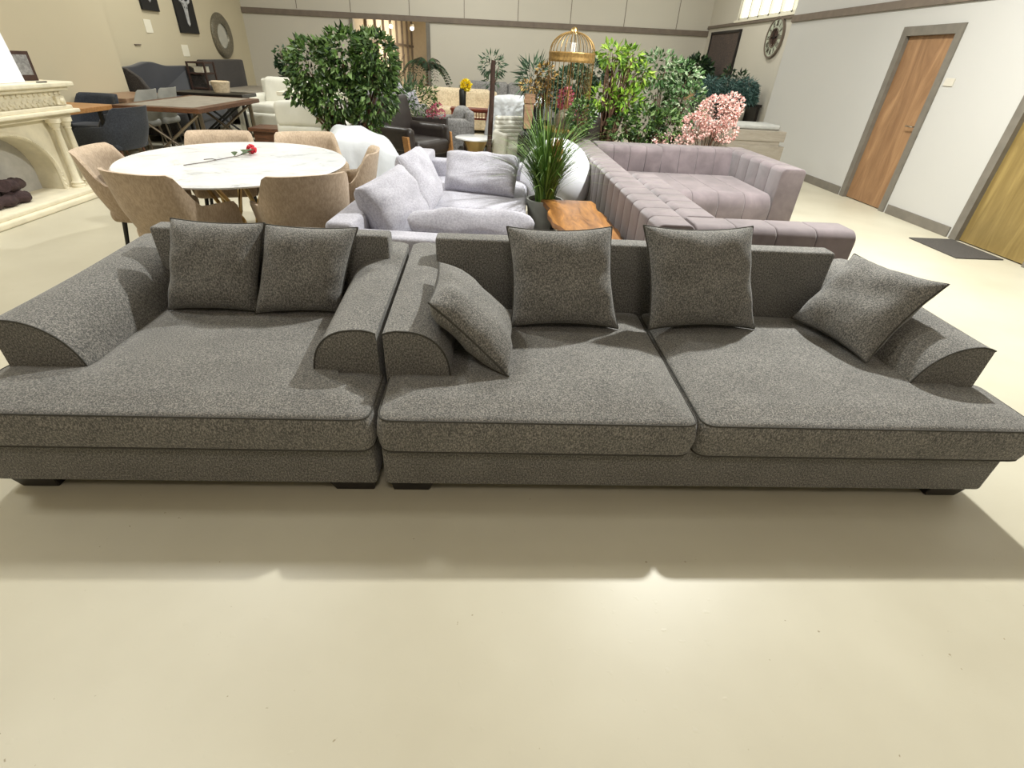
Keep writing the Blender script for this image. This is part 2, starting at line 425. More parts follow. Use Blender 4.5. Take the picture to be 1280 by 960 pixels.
# partition with the two doors, and the outer wall beyond it
bm = B(); H1 = 2.05
for a, b in ((YF, 4.62), (5.56, 6.85), (7.75, 10.9)): box(bm, XW, XR, a, b, 0, CEIL)
for a, b in ((4.62, 5.56), (6.85, 7.75)): box(bm, XW, XR, a, b, H1, CEIL)
struct('wall_right', bm, 'wall_right')
WY0, WY1, WZ0, WZ1 = 11.1, 14.0, 2.5, 3.9
bm = B(); box(bm, XR, XR+.2, 10.9, YB+.2, 0, WZ0); box(bm, XR, XR+.2, 10.9, WY0, WZ0, CEIL); box(bm, XR, XR+.2, WY1, YB+.2, WZ0, CEIL); box(bm, XR, XR+.2, WY0, WY1, WZ1, CEIL); box(bm, XR, XR+.2, YF, 10.9, 0, CEIL)
struct('wall_right_rear', bm, 'wall_back')
# trims
bm = B(); box(bm, XW-.03, XW, YF, 10.9, 2.31, 2.41, .005); struct('trim_1', bm, 'strip')
bm = B(); box(bm, XR-.04, XR, 10.9, YB, 2.41, 2.47, .005); struct('trim_2', bm, 'strip')
t = B(); box(t, 0, XR-XL, -.04, 0, -.06, .06, .005)
bm = B(); merge(bm, t, Matrix.Translation((XL, YB, 2.205)) @ Matrix.Rotation(R(-.5), 4, 'Y')); struct('trim_3', bm, 'strip')
bm = B()
for x in (-4.9, -3.57, -2.1, -.72, .65, 2.0, 3.4, 4.78): box(bm, x-.007, x+.007, YB-.006, YB, 2.3, CEIL)
struct('trim_4', bm, 'strip')
bm = B(); box(bm, OX1, OX1+.1, YB-.03, YB+.02, 0, OZ); box(bm, OX0-.08, OX0, YB-.03, YB+.02, 0, OZ); struct('trim_5', bm, 'frame_grey')
bm = B()
for a, b in ((YF, 4.52), (5.66, 6.75), (7.85, 10.9)): box(bm, XW-.018, XW, a, b, 0, .115, .004)
struct('baseboard_right', bm, 'frame_grey')
# doors
def door(nm, y0, y1, mat, hy):
    d = bpy.data.objects.new(nm, None); COL.objects.link(d); d.location = (XW, (y0+y1)/2, 0); d['kind'] = 'structure'
    hw = (y1-y0)/2
    bm = B(); box(bm, .035, .08, -hw+.035, hw-.035, .01, H1-.035, .003); link('door_panel', bm, mat, d)
    bm = B()
    for s in (-1, 1): box(bm, -.02, .16, *sorted((s*(hw-.04), s*(hw+.06))), 0, H1-.04)
    box(bm, -.021, .16, -hw-.06, hw+.06, H1-.04, H1+.06); link('door_frame', bm, 'frame_grey', d)
    bm = B(); box(bm, .026, .036, hy-.02, hy+.02, .93, 1.09, .003); tube(bm, [(.03, hy, 1.03), (-.02, hy, 1.03), (-.025, hy+.03, 1.03), (-.025, hy+.12, 1.03)], .008, 8)
    link('door_handle', bm, 'steel', d)
door('door_1', 6.85, 7.75, 'door_wood', -.38)
door('door_2', 4.62, 5.56, 'door_wood2', -.38)
bm = B(); box(bm, XW-.012, XW, 6.60, 6.74, 1.49, 1.57, .003); tag(link('switch_plate', bm, 'wall_back'), 'small white switch plate on the right wall between the doors', 'switch')
mt = B(); box(mt, 4.86, 5.38, 4.84, 5.54, .001, .012, .003); tag(link('door_mat', mt, 'mat'), 'dark grey rectangular mat on the floor in front of the olive door', 'mat')
# window in the far right wall
wn = bpy.data.objects.new('window_1', None); COL.objects.link(wn); wn.location = (XR, 0, 0); wn['kind'] = 'structure'
bm = B(); box(bm, .1, .12, WY0, WY1, WZ0, WZ1); link('pane', bm, 'window', wn)
bm = B()
for k in range(7): y = WY0+(WY1-WY0)*k/6; box(bm, .04, .1, y-.03, y+.03, WZ0, WZ1)
for z in (WZ0+.02, WZ1-.02, 3.2): box(bm, .04, .1, WY0, WY1, z-.03, z+.03)
link('window_frame', bm, 'tag', wn)
bm = B(); box(bm, -.05, .1, WY0-.05, WY1+.05, WZ0-.04, WZ0, .004); link('window_sill', bm, 'tag', wn)
# passage beyond the opening in the back wall
PE = 27
bm = B(); box(bm, OX0-.15, OX0, YB+.2, PE, 0, 3.0); struct('wall_passage_left', bm, 'tan_wall')
bm = B(); box(bm, .5, .65, YB+.2, PE, 0, 3.0); struct('wall_passage_right', bm, 'tan_wall')
bm = B(); box(bm, OX0-.15, .65, PE, PE+.15, 0, 3.0); struct('wall_passage_end', bm, 'tan_wall')
bm = B(); box(bm, OX0-.15, .65, YB+.2, PE+.15, 3.0, 3.1); struct('ceiling_passage', bm, 'wall_back')
bm = B()
for k in range(8): y = 17.1+k*1.35; box(bm, OX0, OX0+.07, y-.05, y+.05, 0, 3.0)
box(bm, OX0, OX0+.05, YB+.2, PE, 1.72, 1.80); struct('trim_6', bm, 'strip')
l = lamp('passage_lamp_light', (-1.6, 20, 2.95), (.8, 4), 330, (1, .93, .82))
for i, (x, y, z) in enumerate(((-2.3, 17.6, 2.12), (-2.9, 17.6, 2.14))):
    o = thing('spot_lamp', ['round white spot lamp glowing at the top of the passage opening', 'smaller glowing spot lamp at the top of the passage, to the left'][i], 'lamp', (x, y, z))
    bm = B(); lathe(bm, [(.05, -.02), (.06, .02), (.03, .08)], n=16); link('housing', bm, 'tag', o, True)
    bm = B(); bmesh.ops.create_uvsphere(bm, u_segments=16, v_segments=10, radius=.05); bmesh.ops.translate(bm, vec=(0, -.03, -.02), verts=bm.verts); link('bulb', bm, 'spot', o, True)
    bm = B(); tube(bm, [(0, 0, .05), (0, 0, 3.0-z)], .008, 6); link('rod', bm, 'black', o)
o = thing('stacked_cabinet', 'grey cabinet with dark shelves at the end of the passage', 'cabinet', (-2.0, 26.4, 0))
bm = B(); box(bm, -.8, 1.6, -.3, .5, 0, 1.5, .01); link('body', bm, 'grey_fab', o)
bm = B(); [box(bm, -.7+.55*k, -.25+.55*k, -.32, -.29, .15+.45*j, .5+.45*j) for k in range(4) for j in range(3)]; link('door', bm, 'dark_fab', o)
# unseen housings added for the hall and fill lights (above the frame)
first = None
for x, y, z, s, p in LAMPS:
    if first is None:
        first = thing('hall_or_fill_lamp', 'square white hanging lamp, unseen', 'lamp', (x, y, z), 0, 'unseen lamps added for hall and fill light')
        bm = B(); box(bm, -.3, .3, -.3, .3, 0, .06, .01); link('housing', bm, 'tag', first)
        bm = B(); box(bm, -.27, .27, -.27, .27, -.012, .0); link('diffuser', bm, 'lampface', first)
        bm = B(); tube(bm, [(0, 0, .06), (0, 0, CEIL-4.3)], .01, 6); link('rod', bm, 'black', first)
    else: dup(first, (x, y, z), 0, 'square white hanging lamp, unseen')

# ================================================================== THE GREY SOFAS
def arm_poly(xo, xi, ex=.9, z0=.26, z1=.608, zc=.38):
    """profile in x/z: upright outer side, slightly crowned top, quarter round inner side"""
    w = xi-xo; pts = [(xo, z0), (xo, z1), (xo+w*.08, z1+.008), (xo+w*.2, z1+.014)]
    for i in range(1, 15):
        a = i/14*PI/2; pts.append((xo+w*(.2+.8*math.sin(a)**ex), zc+(z1+.014-zc)*max(0, math.cos(a))**ex))
    pts.append((xi, z0)); return pts
def arm(parent, xo, xi, ex, y0=1.68, y1=2.60):
    bm = B(); rings = []; NS = 9
    for k in range(NS+1):      # the padding fills out towards the back
        q = k/NS; e_ = ex+(.62-ex)*q; P_ = arm_poly(xo, xi, e_)
        rings.append([bm.verts.new((x, y0+(y1-y0)*q, z+(.05*q*(1 if ex < .9 else min(1, abs(x-xo)/abs(xi-xo)*4)) if z > .40 else 0))) for x, z in P_])
    for a_, b_ in zip(rings, rings[1:]):
        for i in range(len(a_)): bm.faces.new((a_[i], a_[(i+1) % len(a_)], b_[(i+1) % len(a_)], b_[i]))
    bm.faces.new(rings[0]); bm.faces.new(rings[-1][::-1])
    a = link('armrest', bm, 'charcoal', parent, True, 32)
    Q = [(x, y0-.001, z) for x, z in arm_poly(xo, xi, ex)[1:-1]]
    bm = B(); tube(bm, Q, .0036, 6); link('piping', bm, 'shaded_piping', a, True)
def sofa_leg(parent, x0, x1, y0, y1, cx=0):
    bm = B(); t = bmesh.new(); bmesh.ops.create_cube(t, size=1)
    for v in t.verts:
        top = v.co.z > 0; s = 1 if top else .80
        v.co = Vector(((x0+x1)/2+v.co.x*(x1-x0)*s + cx*(0 if top else (x1-x0)*.1), (y0+y1)/2+v.co.y*(y1-y0)*s, .062 if top else 0))
    bmesh.ops.bevel(t, geom=t.edges[:], offset=.004, segments=1, affect='EDGES'); merge(bm, t); link('leg', bm, 'black_wood', parent)
def sofa(label, x0, x1, legs, cushions, back, ar):
    root = thing('fabric_sofa', label, 'sofa', ((x0+x1)/2, 1.44, 0)); tmp = len(COL.objects)
    par = bpy.data.objects.new('tmp', None)
    parts = []
    bm = B(); box(bm, x0, x1, 1.44, 2.60, .06, .27, .018, 3); base = link('base', bm, 'charcoal', root, True, 50)
    for a, b, c in legs:
        for y in (1.46, 2.42): sofa_leg(root, a, b, y, y+.12, c)
    arm(root, x0+ar[0], x0+ar[0]+ar[2], ar[4]); arm(root, x1-ar[1], x1-ar[1]-ar[3], ar[5])
    for poly in cushions:
        bm = B(); pad(bm, poly, .255, .425, .035, .055, .022, .006); c = link('seat_cushion', bm, 'charcoal', root, True, 60)
        bm = B(); pad_piping(bm, poly, .412, .006, .055); pad_piping(bm, poly, .268, .006, .055); link('piping', bm, 'shaded_piping', c, True)
    b0, b1 = back
    bm = B(); box(bm, b0, b1, 2.365, 2.47, .38, .77, .014, 3); link('backrest', bm, 'charcoal', root, True, 50)
    # geometry above is in world coordinates: shift into the root's frame
    L = Matrix.Translation(-Vector(root.location))
    for ch in root.children_recursive: ch.data.transform(L)
    bpy.data.objects.remove(par)
    return root
xa, xb = -1.85, -.415
sofa('charcoal fabric daybed sofa, the shorter left-hand unit with two matching cushions', xa, xb, ((-1.83, -1.66, .5), (-.62, -.43, .5)),
     [[(xa-.0, 1.395), (xb+.015, 1.395), (xb+.015, 1.74), (xb-.22, 1.74), (xb-.22, 2.37), (xa+.29, 2.37), (xa+.29, 1.74), (xa-.0, 1.74)]], (-1.57, -.472), (.04, .0, .29, .255, .95, .75))
xc, xd, xm = -.385, 2.12, .80
sofa('charcoal fabric sofa, the longer right-hand unit with a two-part seat', xc, xd, ((-.37, -.19, -.5), (1.92, 2.09, -.5)),
     [[(xc-.0, 1.395), (xm-.002, 1.395), (xm-.002, 2.37), (xc+.22, 2.37), (xc+.22, 1.74), (xc-.0, 1.74)],
      [(xm+.002, 1.395), (xd+.03, 1.395), (xd+.03, 1.74), (xd-.29, 1.74), (xd-.29, 2.37), (xm+.002, 2.37)]], (-.25, 1.745), (-.005, .05, .255, .29, .75, .95))
cp = 'shaded_piping'
pillow('throw_pillow', 'charcoal throw pillow at the left end of the daybed backrest', 'pillow', (-1.475, 2.165, .45), (-1.075, 2.17, .45), (-1.42, 2.31, .83), (-1.01, 2.31, .825), .17, 'charcoal', cp, seed=1, ears=.06, wr=.014)
pillow('throw_pillow', 'charcoal throw pillow on the daybed, right of its twin', 'pillow', (-1.075, 2.15, .45), (-.70, 2.19, .45), (-1.01, 2.31, .82), (-.60, 2.33, .815), .17, 'charcoal', cp, seed=2, ears=.06, wr=.014)
pillow('throw_pillow', 'charcoal throw pillow tipped sideways against the long sofa left armrest', 'pillow', (.095, 1.645, .455), (.115, 2.10, .455), (-.215, 1.72, .725), (-.215, 2.16, .725), .17, 'charcoal', cp, seed=3, ears=.07, wr=.014)
pillow('throw_pillow', 'charcoal square pillow upright on the left seat of the long sofa', 'pillow', (.118, 2.08, .455), (.63, 2.095, .455), (.085, 2.25, .87), (.565, 2.26, .885), .17, 'charcoal', cp, seed=4, ears=.09, wr=.014)
pillow('throw_pillow', 'charcoal square pillow upright just right of the seat seam', 'pillow', (.778, 2.095, .455), (1.318, 2.135, .455), (.712, 2.27, .895), (1.235, 2.29, .905), .17, 'charcoal', cp, seed=5, ears=.09, wr=.014)
pillow('throw_pillow', 'charcoal pillow lying slanted over the right armrest of the long sofa', 'pillow', (1.555, 2.24, .47), (1.665, 1.80, .47), (1.80, 2.32, .785), (1.955, 1.915, .795), .17, 'charcoal', cp, seed=6, ears=.10, wr=.016)

# ================================================================== THE MAUVE CHANNELLED SOFA
o = thing('channel_sofa', 'mauve grey velvet corner sofa with channelled backs behind the long sofa', 'sofa', (2.1, 5, 0))
def channels(name, x0, x1, y0, y1, z0, z1, n, axis, r=.05, lean=0):
    """upholstered run of flat channels: a rounded section extruded once per channel"""
    bm = B(); c0, c1 = (x0-2.1, x1-2.1) if axis == 'y' else (y0-5, y1-5); prof = [(c0, z0)]
    for i in range(7): a = i/6*PI/2; prof.append((c0+r-r*math.cos(a), z1-r+r*math.sin(a)))
    for i in range(7): a = i/6*PI/2; prof.append((c1-r+r*math.sin(a), z1-r+r*math.cos(a)))
    prof.append((c1, z0)); e0, e1 = (y0-5, y1-5) if axis == 'y' else (x0-2.1, x1-2.1)
    for k in range(n):
        a, b = e0+(e1-e0)*k/n, e0+(e1-e0)*(k+1)/n
        prism(bm, prof, a, b, 'y' if axis == 'y' else 'x', .012, 3)
    if lean:
        for v in bm.verts: v.co.y += lean*((v.co.z-z0)/(z1-z0)-.5)*2
    return link(name, bm, 'mauve', o, True, 50)
channels('backrest', 1.04, 1.29, 3.04, 6.88, .07, .70, 18, 'y')
channels('backrest', 1.29, 1.535, 3.30, 4.78, .07, .695, 7, 'y')
channels('backrest', 1.29, 2.33, 3.03, 3.31, .07, .70, 4, 'x', .07)
channels('backrest', 1.30, 2.10, 6.48, 6.90, .38, .70, 4, 'x', .08)
channels('backrest', 2.125, 3.02, 6.58, 6.88, .40, .70, 4, 'x', .05, .03)
channels('armrest', 3.02, 3.28, 5.36, 6.9, .07, .70, 6, 'y', .05)
channels('seat_cushion', 1.30, 3.01, 5.35, 6.56, .07, .43, 6, 'x', .14)
for x, y in ((1.15, 3.15), (2.2, 3.15), (1.15, 6.75), (3.15, 6.75), (3.15, 5.5)):
    bm = B(); box(bm, x-2.13, x-2.07, y-5.03, y-4.97, 0, .08); link('leg', bm, 'black', o)

# ================================================================== THE LAVENDER SOFA
o = thing('linen_sofa', 'pale lavender grey linen sofa behind the charcoal ones', 'sofa', (-.32, 4.32, 0), R(-4))
bm = B(); sbox(bm, (-.44, 0, .36), (.17, 2.9, .62), .035, 10); link('backrest', bm, 'lavender', o, True, 60)
for s, y in ((-1, -1.36), (1, 1.30)):
    bm = B(); sbox(bm, (.12, y, .325), (1.0, .17, .55), .03, 8); link('armrest', bm, 'lavender', o, True, 60)
bm = B(); sbox(bm, (.09, 0, .17), (1.02, 2.6, .20), .03, 8); link('base', bm, 'lavender', o, True, 60)
for y in (-.64, .60):
    bm = B(); sbox(bm, (.14, y, .35), (1.0, 1.25, .19), .05, 10, lambda u, p: p+Vector((0, 0, .02*(1-u.x**2)*(1-u.y**2)+.006*noise.noise(p*5)))*(1 if u.z > 0 else 0)); link('seat_cushion', bm, 'lavender', o, True, 60)
for sx in (-.4, .55):
    for sy in (-1.35, 1.3): bm = B(); box(bm, sx-.03, sx+.03, sy-.03, sy+.03, 0, .08); link('leg', bm, 'black', o)
pillow('back_cushion', 'large plump lavender cushion on the linen sofa, nearest the camera', 'cushion', (-.62, 3.12, .47), (-.42, 3.66, .47), (-.80, 3.16, .80), (-.64, 3.80, .84), .24, 'lavender', 'lavender', seed=11, ears=.03, wr=.025, full=.42)
pillow('back_cushion', 'large lavender cushion on the linen sofa, leaning behind the nearest one', 'cushion', (-.46, 3.85, .46), (-.42, 4.50, .46), (-.70, 4.10, .84), (-.64, 4.78, .82), .22, 'lavender', 'lavender', seed=12, ears=.03, wr=.025, full=.42)
pillow('back_cushion', 'creased oblong lavender pillow against the far arm of the linen sofa', 'cushion', (-.41, 4.82, .46), (.23, 4.66, .46), (-.40, 5.13, .74), (.29, 4.98, .74), .20, 'lavender', None, seed=13, ears=.02, wr=.03, full=.4)
pillow('back_cushion', 'flattened lavender pillow at the near end of the linen sofa seat', 'cushion', (-.45, 3.36, .48), (.28, 3.40, .48), (-.50, 3.14, .64), (.30, 3.20, .63), .21, 'lavender', None, seed=14, ears=.01, wr=.035, full=.33)

# ================================================================== ROUND TABLE AND ITS CHAIRS
TC = Vector((-1.911, 4.152))
o = thing('dining_table', 'oval white marble dining table on brass legs behind the daybed', 'table', (TC.x, TC.y, 0), R(8.8))
bm = B(); lathe(bm, [(.94, -.03), (.985, -.024), (1.0, -.012), (.985, 0)], (0, 0, .76), 72); [setattr(v, 'co', Vector((v.co.x*.784, v.co.y*.919, v.co.z))) for v in bm.verts]; link('tabletop', bm, 'marble', o, True, 30)
bm = B(); lathe(bm, [(.40, .71), (.40, .732)], n=40); link('plate', bm, 'black', o)
for k in range(8):
    a = 2*PI*k/8+.2; bm = B(); tube(bm, [(.33*math.cos(a), .33*math.sin(a), .715), (.22*math.cos(a+.25), .22*math.sin(a+.25), .5), (.16*math.cos(a+.5), .16*math.sin(a+.5), .35), (.24*math.cos(a+.75), .24*math.sin(a+.75), .16), (.36*math.cos(a+1), .36*math.sin(a+1), .012)], .016, 8); link('leg', bm, 'gold', o, True)
o = thing('rose', 'single red rose with a long stem lying on the marble table', 'flower', (-1.93, 4.25, .76))
bm = B(); tube(bm, [(-.21, -.43, .006), (-.12, -.28, .008), (-.06, -.12, .01), (-.01, 0, .012), (.02, .13, .02)], .003, 6); tube(bm, [(-.09, -.2, .01), (-.13, -.18, .012), (-.17, -.22, .012)], .003, 5); link('stem', bm, 'rose_stem', o, True)
bm = B(); rg = random.Random(3)
for p, d, L_ in (((-.03, -.03, .012), (-.3, .9, .3), .09), ((-.01, .01, .012), (.6, .3, .2), .09), ((0, .06, .02), (.5, .5, .2), .10), ((.0, .08, .015), (-.4, .8, .3), .08), ((0, .1, .02), (.3, 1, .2), .06)): leaf(bm, Vector(p), Vector(d), Vector((0, 0, 1)), L_, .05)
link('leaf', bm, 'rose_leaf', o)
bm = B()
for k in range(14):
    a = k*2.4; r_ = .012+.0016*k; t = bmesh.new(); bmesh.ops.create_uvsphere(t, u_segments=8, v_segments=6, radius=.02)
    for v in t.verts: v.co = Vector((v.co.x*.35, v.co.y, v.co.z*1.1))
    merge(bm, t, Matrix.Translation((.02+r_*math.cos(a), .16+.001*k, .036+r_*math.sin(a))) @ Matrix.Rotation(-a, 4, 'Y'))
link('petals', bm, 'red', o, True)

def shell_chair(label, cat_fab, legm, group=None, w=.29, h=.82, ah=.63, back=.25, arms=.20, cushion=True):
    root = thing('dining_chair', label, 'chair', (0, 0, 0), 0, group)
    path = []
    N = 36
    for i in range(N+1):
        t = -1+2*i/N; s = abs(t); sg = 1 if t >= 0 else -1
        if s > .62: q = (s-.62)/.38; x, y = w, -.04+q*(arms+.04)
        else:
            a = s/.62*PI/2; x = w*(math.sin(a)**.75 if a > 0 else 0); y = -.04-(back-.04)*(max(0, math.cos(a))**.6)
        top = h if s < .34 else (ah+(h-ah)*(.5+.5*math.cos((s-.34)/.24*PI)) if s < .58 else ah-.02*(s-.58)/.42)
        if s > .88: top -= .12*((s-.88)/.12)**2
        path.append((sg*x, y, top))
    bm = B(); NZ = 9; out, inn = [], []
    for (x, y, top) in path:
        co, ci = [], []
        for j in range(NZ+1):
            z = .37+(top-.37)*j/NZ; f = (z-.37)/.45; tp = .80+.20*min(1, f*2)**.6
            X, Y = x*tp*(1+.05*f), (y*tp if y < 0 else y)-(.10*f*max(0, -y)/back)
            co.append(bm.verts.new((X, Y, z))); k = .88 if j < NZ else .94
            ci.append(bm.verts.new((X*k, Y*k if y < 0 else Y-.02, max(z, .385) if j < NZ else z+.0)))
        out.append(co); inn.append(ci)
    for A_, fl in ((out, 0), (inn, 1)):
        for i in range(N):
            for j in range(NZ): bm.faces.new((A_[i][j], A_[i+1][j], A_[i+1][j+1], A_[i][j+1]))
    for i in range(N):
        bm.faces.new((out[i][NZ], out[i+1][NZ], inn[i+1][NZ], inn[i][NZ])); bm.faces.new((out[i][0], out[i+1][0], inn[i+1][0], inn[i][0]))
    for i in (0, N):
        for j in range(NZ): bm.faces.new((out[i][j], out[i][j+1], inn[i][j+1], inn[i][j]))
    link('backrest', bm, cat_fab, root, True, 60)
    bm = B(); sbox(bm, (0, .02, .42), (w*1.66, .46, .10), .04, 6, lambda u, p: p+Vector((0, 0, .012*(1-u.x**2)*(1-u.y**2))) if u.z > 0 else p); link('seat', bm, cat_fab, root, True, 60)
    for sx in (-1, 1):
        for sy in (-1, 1):
            bm = B(); tube(bm, [(sx*.17, sy*.15, .40), (sx*.22, sy*.21, 0)], .017, 8, r2=.011); link('leg', bm, legm, root, True)
    return root
CH = [(-2.03, 3.48, -17, 'beige upholstered tub chair left of centre, its back to the daybed'),
      (-1.30, 3.60, 33, 'beige upholstered tub chair with its back to the gap between the sofas'),
      (-1.24, 4.38, 98, 'beige upholstered tub chair seen side-on at the right end of the marble table'),
      (-2.54, 3.98, -80, 'beige upholstered tub chair at the far left, partly behind another'),
      (-2.34, 4.78, 200, 'beige tub chair behind the marble table, on the left, only its back top showing'),
      (-1.62, 4.98, 205, 'beige tub chair behind the marble table, in front of the white armchair')]
c0 = None
for x, y, a_, lb in CH:
    if c0 is None: c0 = shell_chair(lb, 'beige_fab', 'black', 'beige tub chairs round the marble table', h=.835, arms=.19); c0.location = (x, y, 0); c0.rotation_euler.z = R(a_)
    else: dup(c0, (x, y, 0), R(a_), lb)

# ================================================================== POTTED GRASS, LIVE EDGE BENCH, ROUND WHITE CHAIR
rng = random.Random(5)
o = thing('potted_grass', 'tall green ornamental grass in a grey tapered pot beside the linen sofa', 'plant', (.52, 4.74, 0))
bm = B()
for k in range(620):
    a = rng.uniform(0, 2*PI); r_ = rng.uniform(0, .09); L_ = rng.uniform(.35, .95); sp = rng.uniform(.05, .5)*(.5+L_*.8)+(.22 if k % 6 == 0 else 0); b = Vector((r_*math.cos(a), r_*math.sin(a), .40)); d = Vector((math.cos(a), math.sin(a), 0)); s = Vector((-d.y, d.x, 0)); wd = rng.uniform(.004, .0105)
    pr_ = None
    for j in range(7):
        t = j/6; p = b+d*sp*t**1.8+Vector((0, 0, L_*(t-.42*t**3*(sp*1.6)))); ww = wd*(1-t*.85)
        cur = (bm.verts.new(p-s*ww), bm.verts.new(p+s*ww))
        if pr_: bm.faces.new((pr_[0], pr_[1], cur[1], cur[0]))
        pr_ = cur
link('foliage', bm, 'grass', o)
bm = B()
for k in range(9):
    a = rng.uniform(0, 2*PI); x, y = .05+.05*math.cos(a), .05*math.sin(a)
    for q in range(14): leaf(bm, Vector((x+rng.uniform(-.01, .01), y, .72+q*.012)), Vector((math.cos(a+q)*.35, math.sin(a+q)*.35, 1)), rnd(rng), .09, .016)
link('flower_spike', bm, 'protea', o)
pot(o, .17, .44, 'pot_grey', taper=.62)
o = thing('live_edge_bench', 'amber live edge wooden bench with black legs beside the mauve sofa', 'bench', (.74, 4.05, 0))
bm = B(); L_ = [(-.24+.03*math.sin(k*.8)+.012*math.sin(k*2.3+1)+.12*(k/12-.3), .62-k*.11) for k in range(13)]; Rr = [(.20+.06*(k/12)+.02*math.sin(k*1.7), .62-k*.11) for k in range(13)]
prism(bm, L_+Rr[::-1], .41, .455, 'z', .008); link('seat_slab', bm, 'orange_wood', o, True, 30)
bm = B(); box(bm, .21, .29, -.85, .2, .36, .40, .006); link('side_slab', bm, 'orange_wood', o)
for y in (.45, -.5):
    for s in (-1, 1):
        bm = B(); box(bm, s*.16-.015, s*.16+.015, y-.015, y+.015, 0, .412); link('leg', bm, 'black', o)
o = thing('round_armchair', 'round white armchair standing behind the potted grass', 'chair', (.70, 5.55, 0))
bm = B(); t = bmesh.new(); bmesh.ops.create_uvsphere(t, u_segments=40, v_segments=24, radius=1)
for v in t.verts:
    z = v.co.z; v.co = Vector((v.co.x*.38, v.co.y*.36-(.04*z), .45+z*.41))
bmesh.ops.delete(t, geom=[v for v in t.verts if v.co.z < .12], context='VERTS')
for v in list(t.verts):
    if v.co.y > .02 and v.co.z > .40: v.co.z = .40+(v.co.z-.4)*.1
merge(bm, t); link('shell', bm, 'white', o, True)
bm = B(); lathe(bm, [(.2, 0), (.22, .03), (.05, .05), (.05, .14)], n=24); link('base', bm, 'steel', o, True)

# ================================================================== FIREPLACE
o = thing('fireplace_mantel', 'carved cream fireplace surround with fluted columns at the left edge', 'fireplace', (-4.45, 5.25, 0))
def fb(n, *a, bev=.008): bm = B(); [box(bm, *q, bev) for q in a]; return link(n, bm, 'plaster', o)
fb('hearth', (-.62, .16, -1.15, 1.05, 0, .055), (-.62, .12, -1.12, 1.02, .05, .10), bev=.015)
fb('mantel_shelf', (-.55, .06, -1.02, 1.00, 1.035, 1.08), (-.55, .02, -.97, .95, 1.0, 1.04), bev=.012)
fb('frieze', (-.5, -.03, -.90, .88, .86, 1.01))
fb('cornice', (-.55, .05, -.99, .97, .80, .835), (-.52, .01, -.95, .93, .83, .87), (-.5, -.02, -.92, .9, .76, .80), bev=.01)
bm = B(); rg = random.Random(9)
for k in range(110):
    y = -.82+1.64*k/110; t = bmesh.new(); bmesh.ops.create_icosphere(t, subdivisions=1, radius=.022)
    merge(bm, t, Matrix.Translation((-.025, y, .905+.02*math.sin(k*1.3))) @ Matrix.Diagonal((.8, .9, rg.uniform(.7, 1.3), 1)))
for k in range(26):
    y = -.85+1.7*k/25; t = bmesh.new(); bmesh.ops.create_icosphere(t, subdivisions=1, radius=.016); merge(bm, t, Matrix.Translation((-.02, y, .975)))
box(bm, -.035, -.025, -.86, .84, .875, .995)
link('carving', bm, 'plaster', o, True)
for s in (-.83, .80):
    bm = B(); box(bm, -.04, .012, s-.06, s+.06, .875, .955, .01); t = bmesh.new(); bmesh.ops.create_icosphere(t, subdivisions=2, radius=.028); merge(bm, t, Matrix.Translation((.012, s, .915))); link('corner_block', bm, 'plaster', o)
# arched front
bm = B(); X0, X1, ZT, ZB = -.10, -.50, .77, .10
arcp = [(-.50, ZB)]+[(.50*math.cos(PI-i/24*PI), .26+.40*math.sin(i/24*PI)) for i in range(25)]+[(.50, ZB)]
lo = [(-.88, ZB)]+arcp+[(.86, ZB)]; hi = [(-.88, ZT)]+[(p[0], ZT) for p in arcp]+[(.86, ZT)]
Fl, Fh, Bl, Bh = ([bm.verts.new((x, p[0], p[1])) for p in q] for x, q in ((X0, lo), (X0, hi), (X1, lo), (X1, hi)))
n_ = len(lo)
for i in range(n_-1):
    if (Vector(lo[i])-Vector(lo[i+1])).length < 1e-6: continue
    if abs(lo[i][0]-lo[i+1][0]) > 1e-5:
        bm.faces.new((Fl[i], Fl[i+1], Fh[i+1], Fh[i])); bm.faces.new((Bl[i], Bl[i+1], Bh[i+1], Bh[i])); bm.faces.new((Fh[i], Fh[i+1], Bh[i+1], Bh[i]))
    bm.faces.new((Fl[i], Fl[i+1], Bl[i+1], Bl[i]))
for i in (0, n_-1): bm.faces.new((Fl[i], Fh[i], Bh[i], Bl[i]))
bmesh.ops.remove_doubles(bm, verts=bm.verts, dist=1e-5); link('arched_front', bm, 'plaster', o)
bm = B(); arc = [(-.09, -.52, .10)]+[(-.09, .52*math.cos(PI-i/24*PI), .26+.42*math.sin(i/24*PI)) for i in range(25)]+[(-.09, .52, .10)]
tube(bm, arc, .022, 8); rg = random.Random(2)
for i in range(90):
    q = i/89*(len(arc)-1); a_, b_ = Vector(arc[int(q)]), Vector(arc[min(len(arc)-1, int(q)+1)]); p = a_.lerp(b_, q-int(q)); t = bmesh.new(); bmesh.ops.create_icosphere(t, subdivisions=1, radius=.016); merge(bm, t, Matrix.Translation(p+Vector((.015, 0, 0))))
link('arch_moulding', bm, 'plaster', o, True)
bm = B(); box(bm, -.36, -.32, -.56, .56, .10, .75); link('firebox_back', bm, 'stone_in', o)
for y in (.63, .79, -.81, -.65):
    bm = B(); fl = lambda k, z: (-.16 if k % 3 == 0 else 0) if .20 < z < .66 else 0
    lathe(bm, [(.064, .10), (.064, .125), (.054, .13), (.058, .15), (.042, .165), (.038, .2), (.037, .21), (.030, .65), (.038, .665), (.032, .675), (.046, .70), (.050, .72), (.064, .725), (.066, .765)], (0, 0, 0), 36, fl)
    bmesh.ops.translate(bm, vec=(-.03, y, 0), verts=bm.verts); link('column', bm, 'plaster', o, True, 50)
rg = random.Random(4)
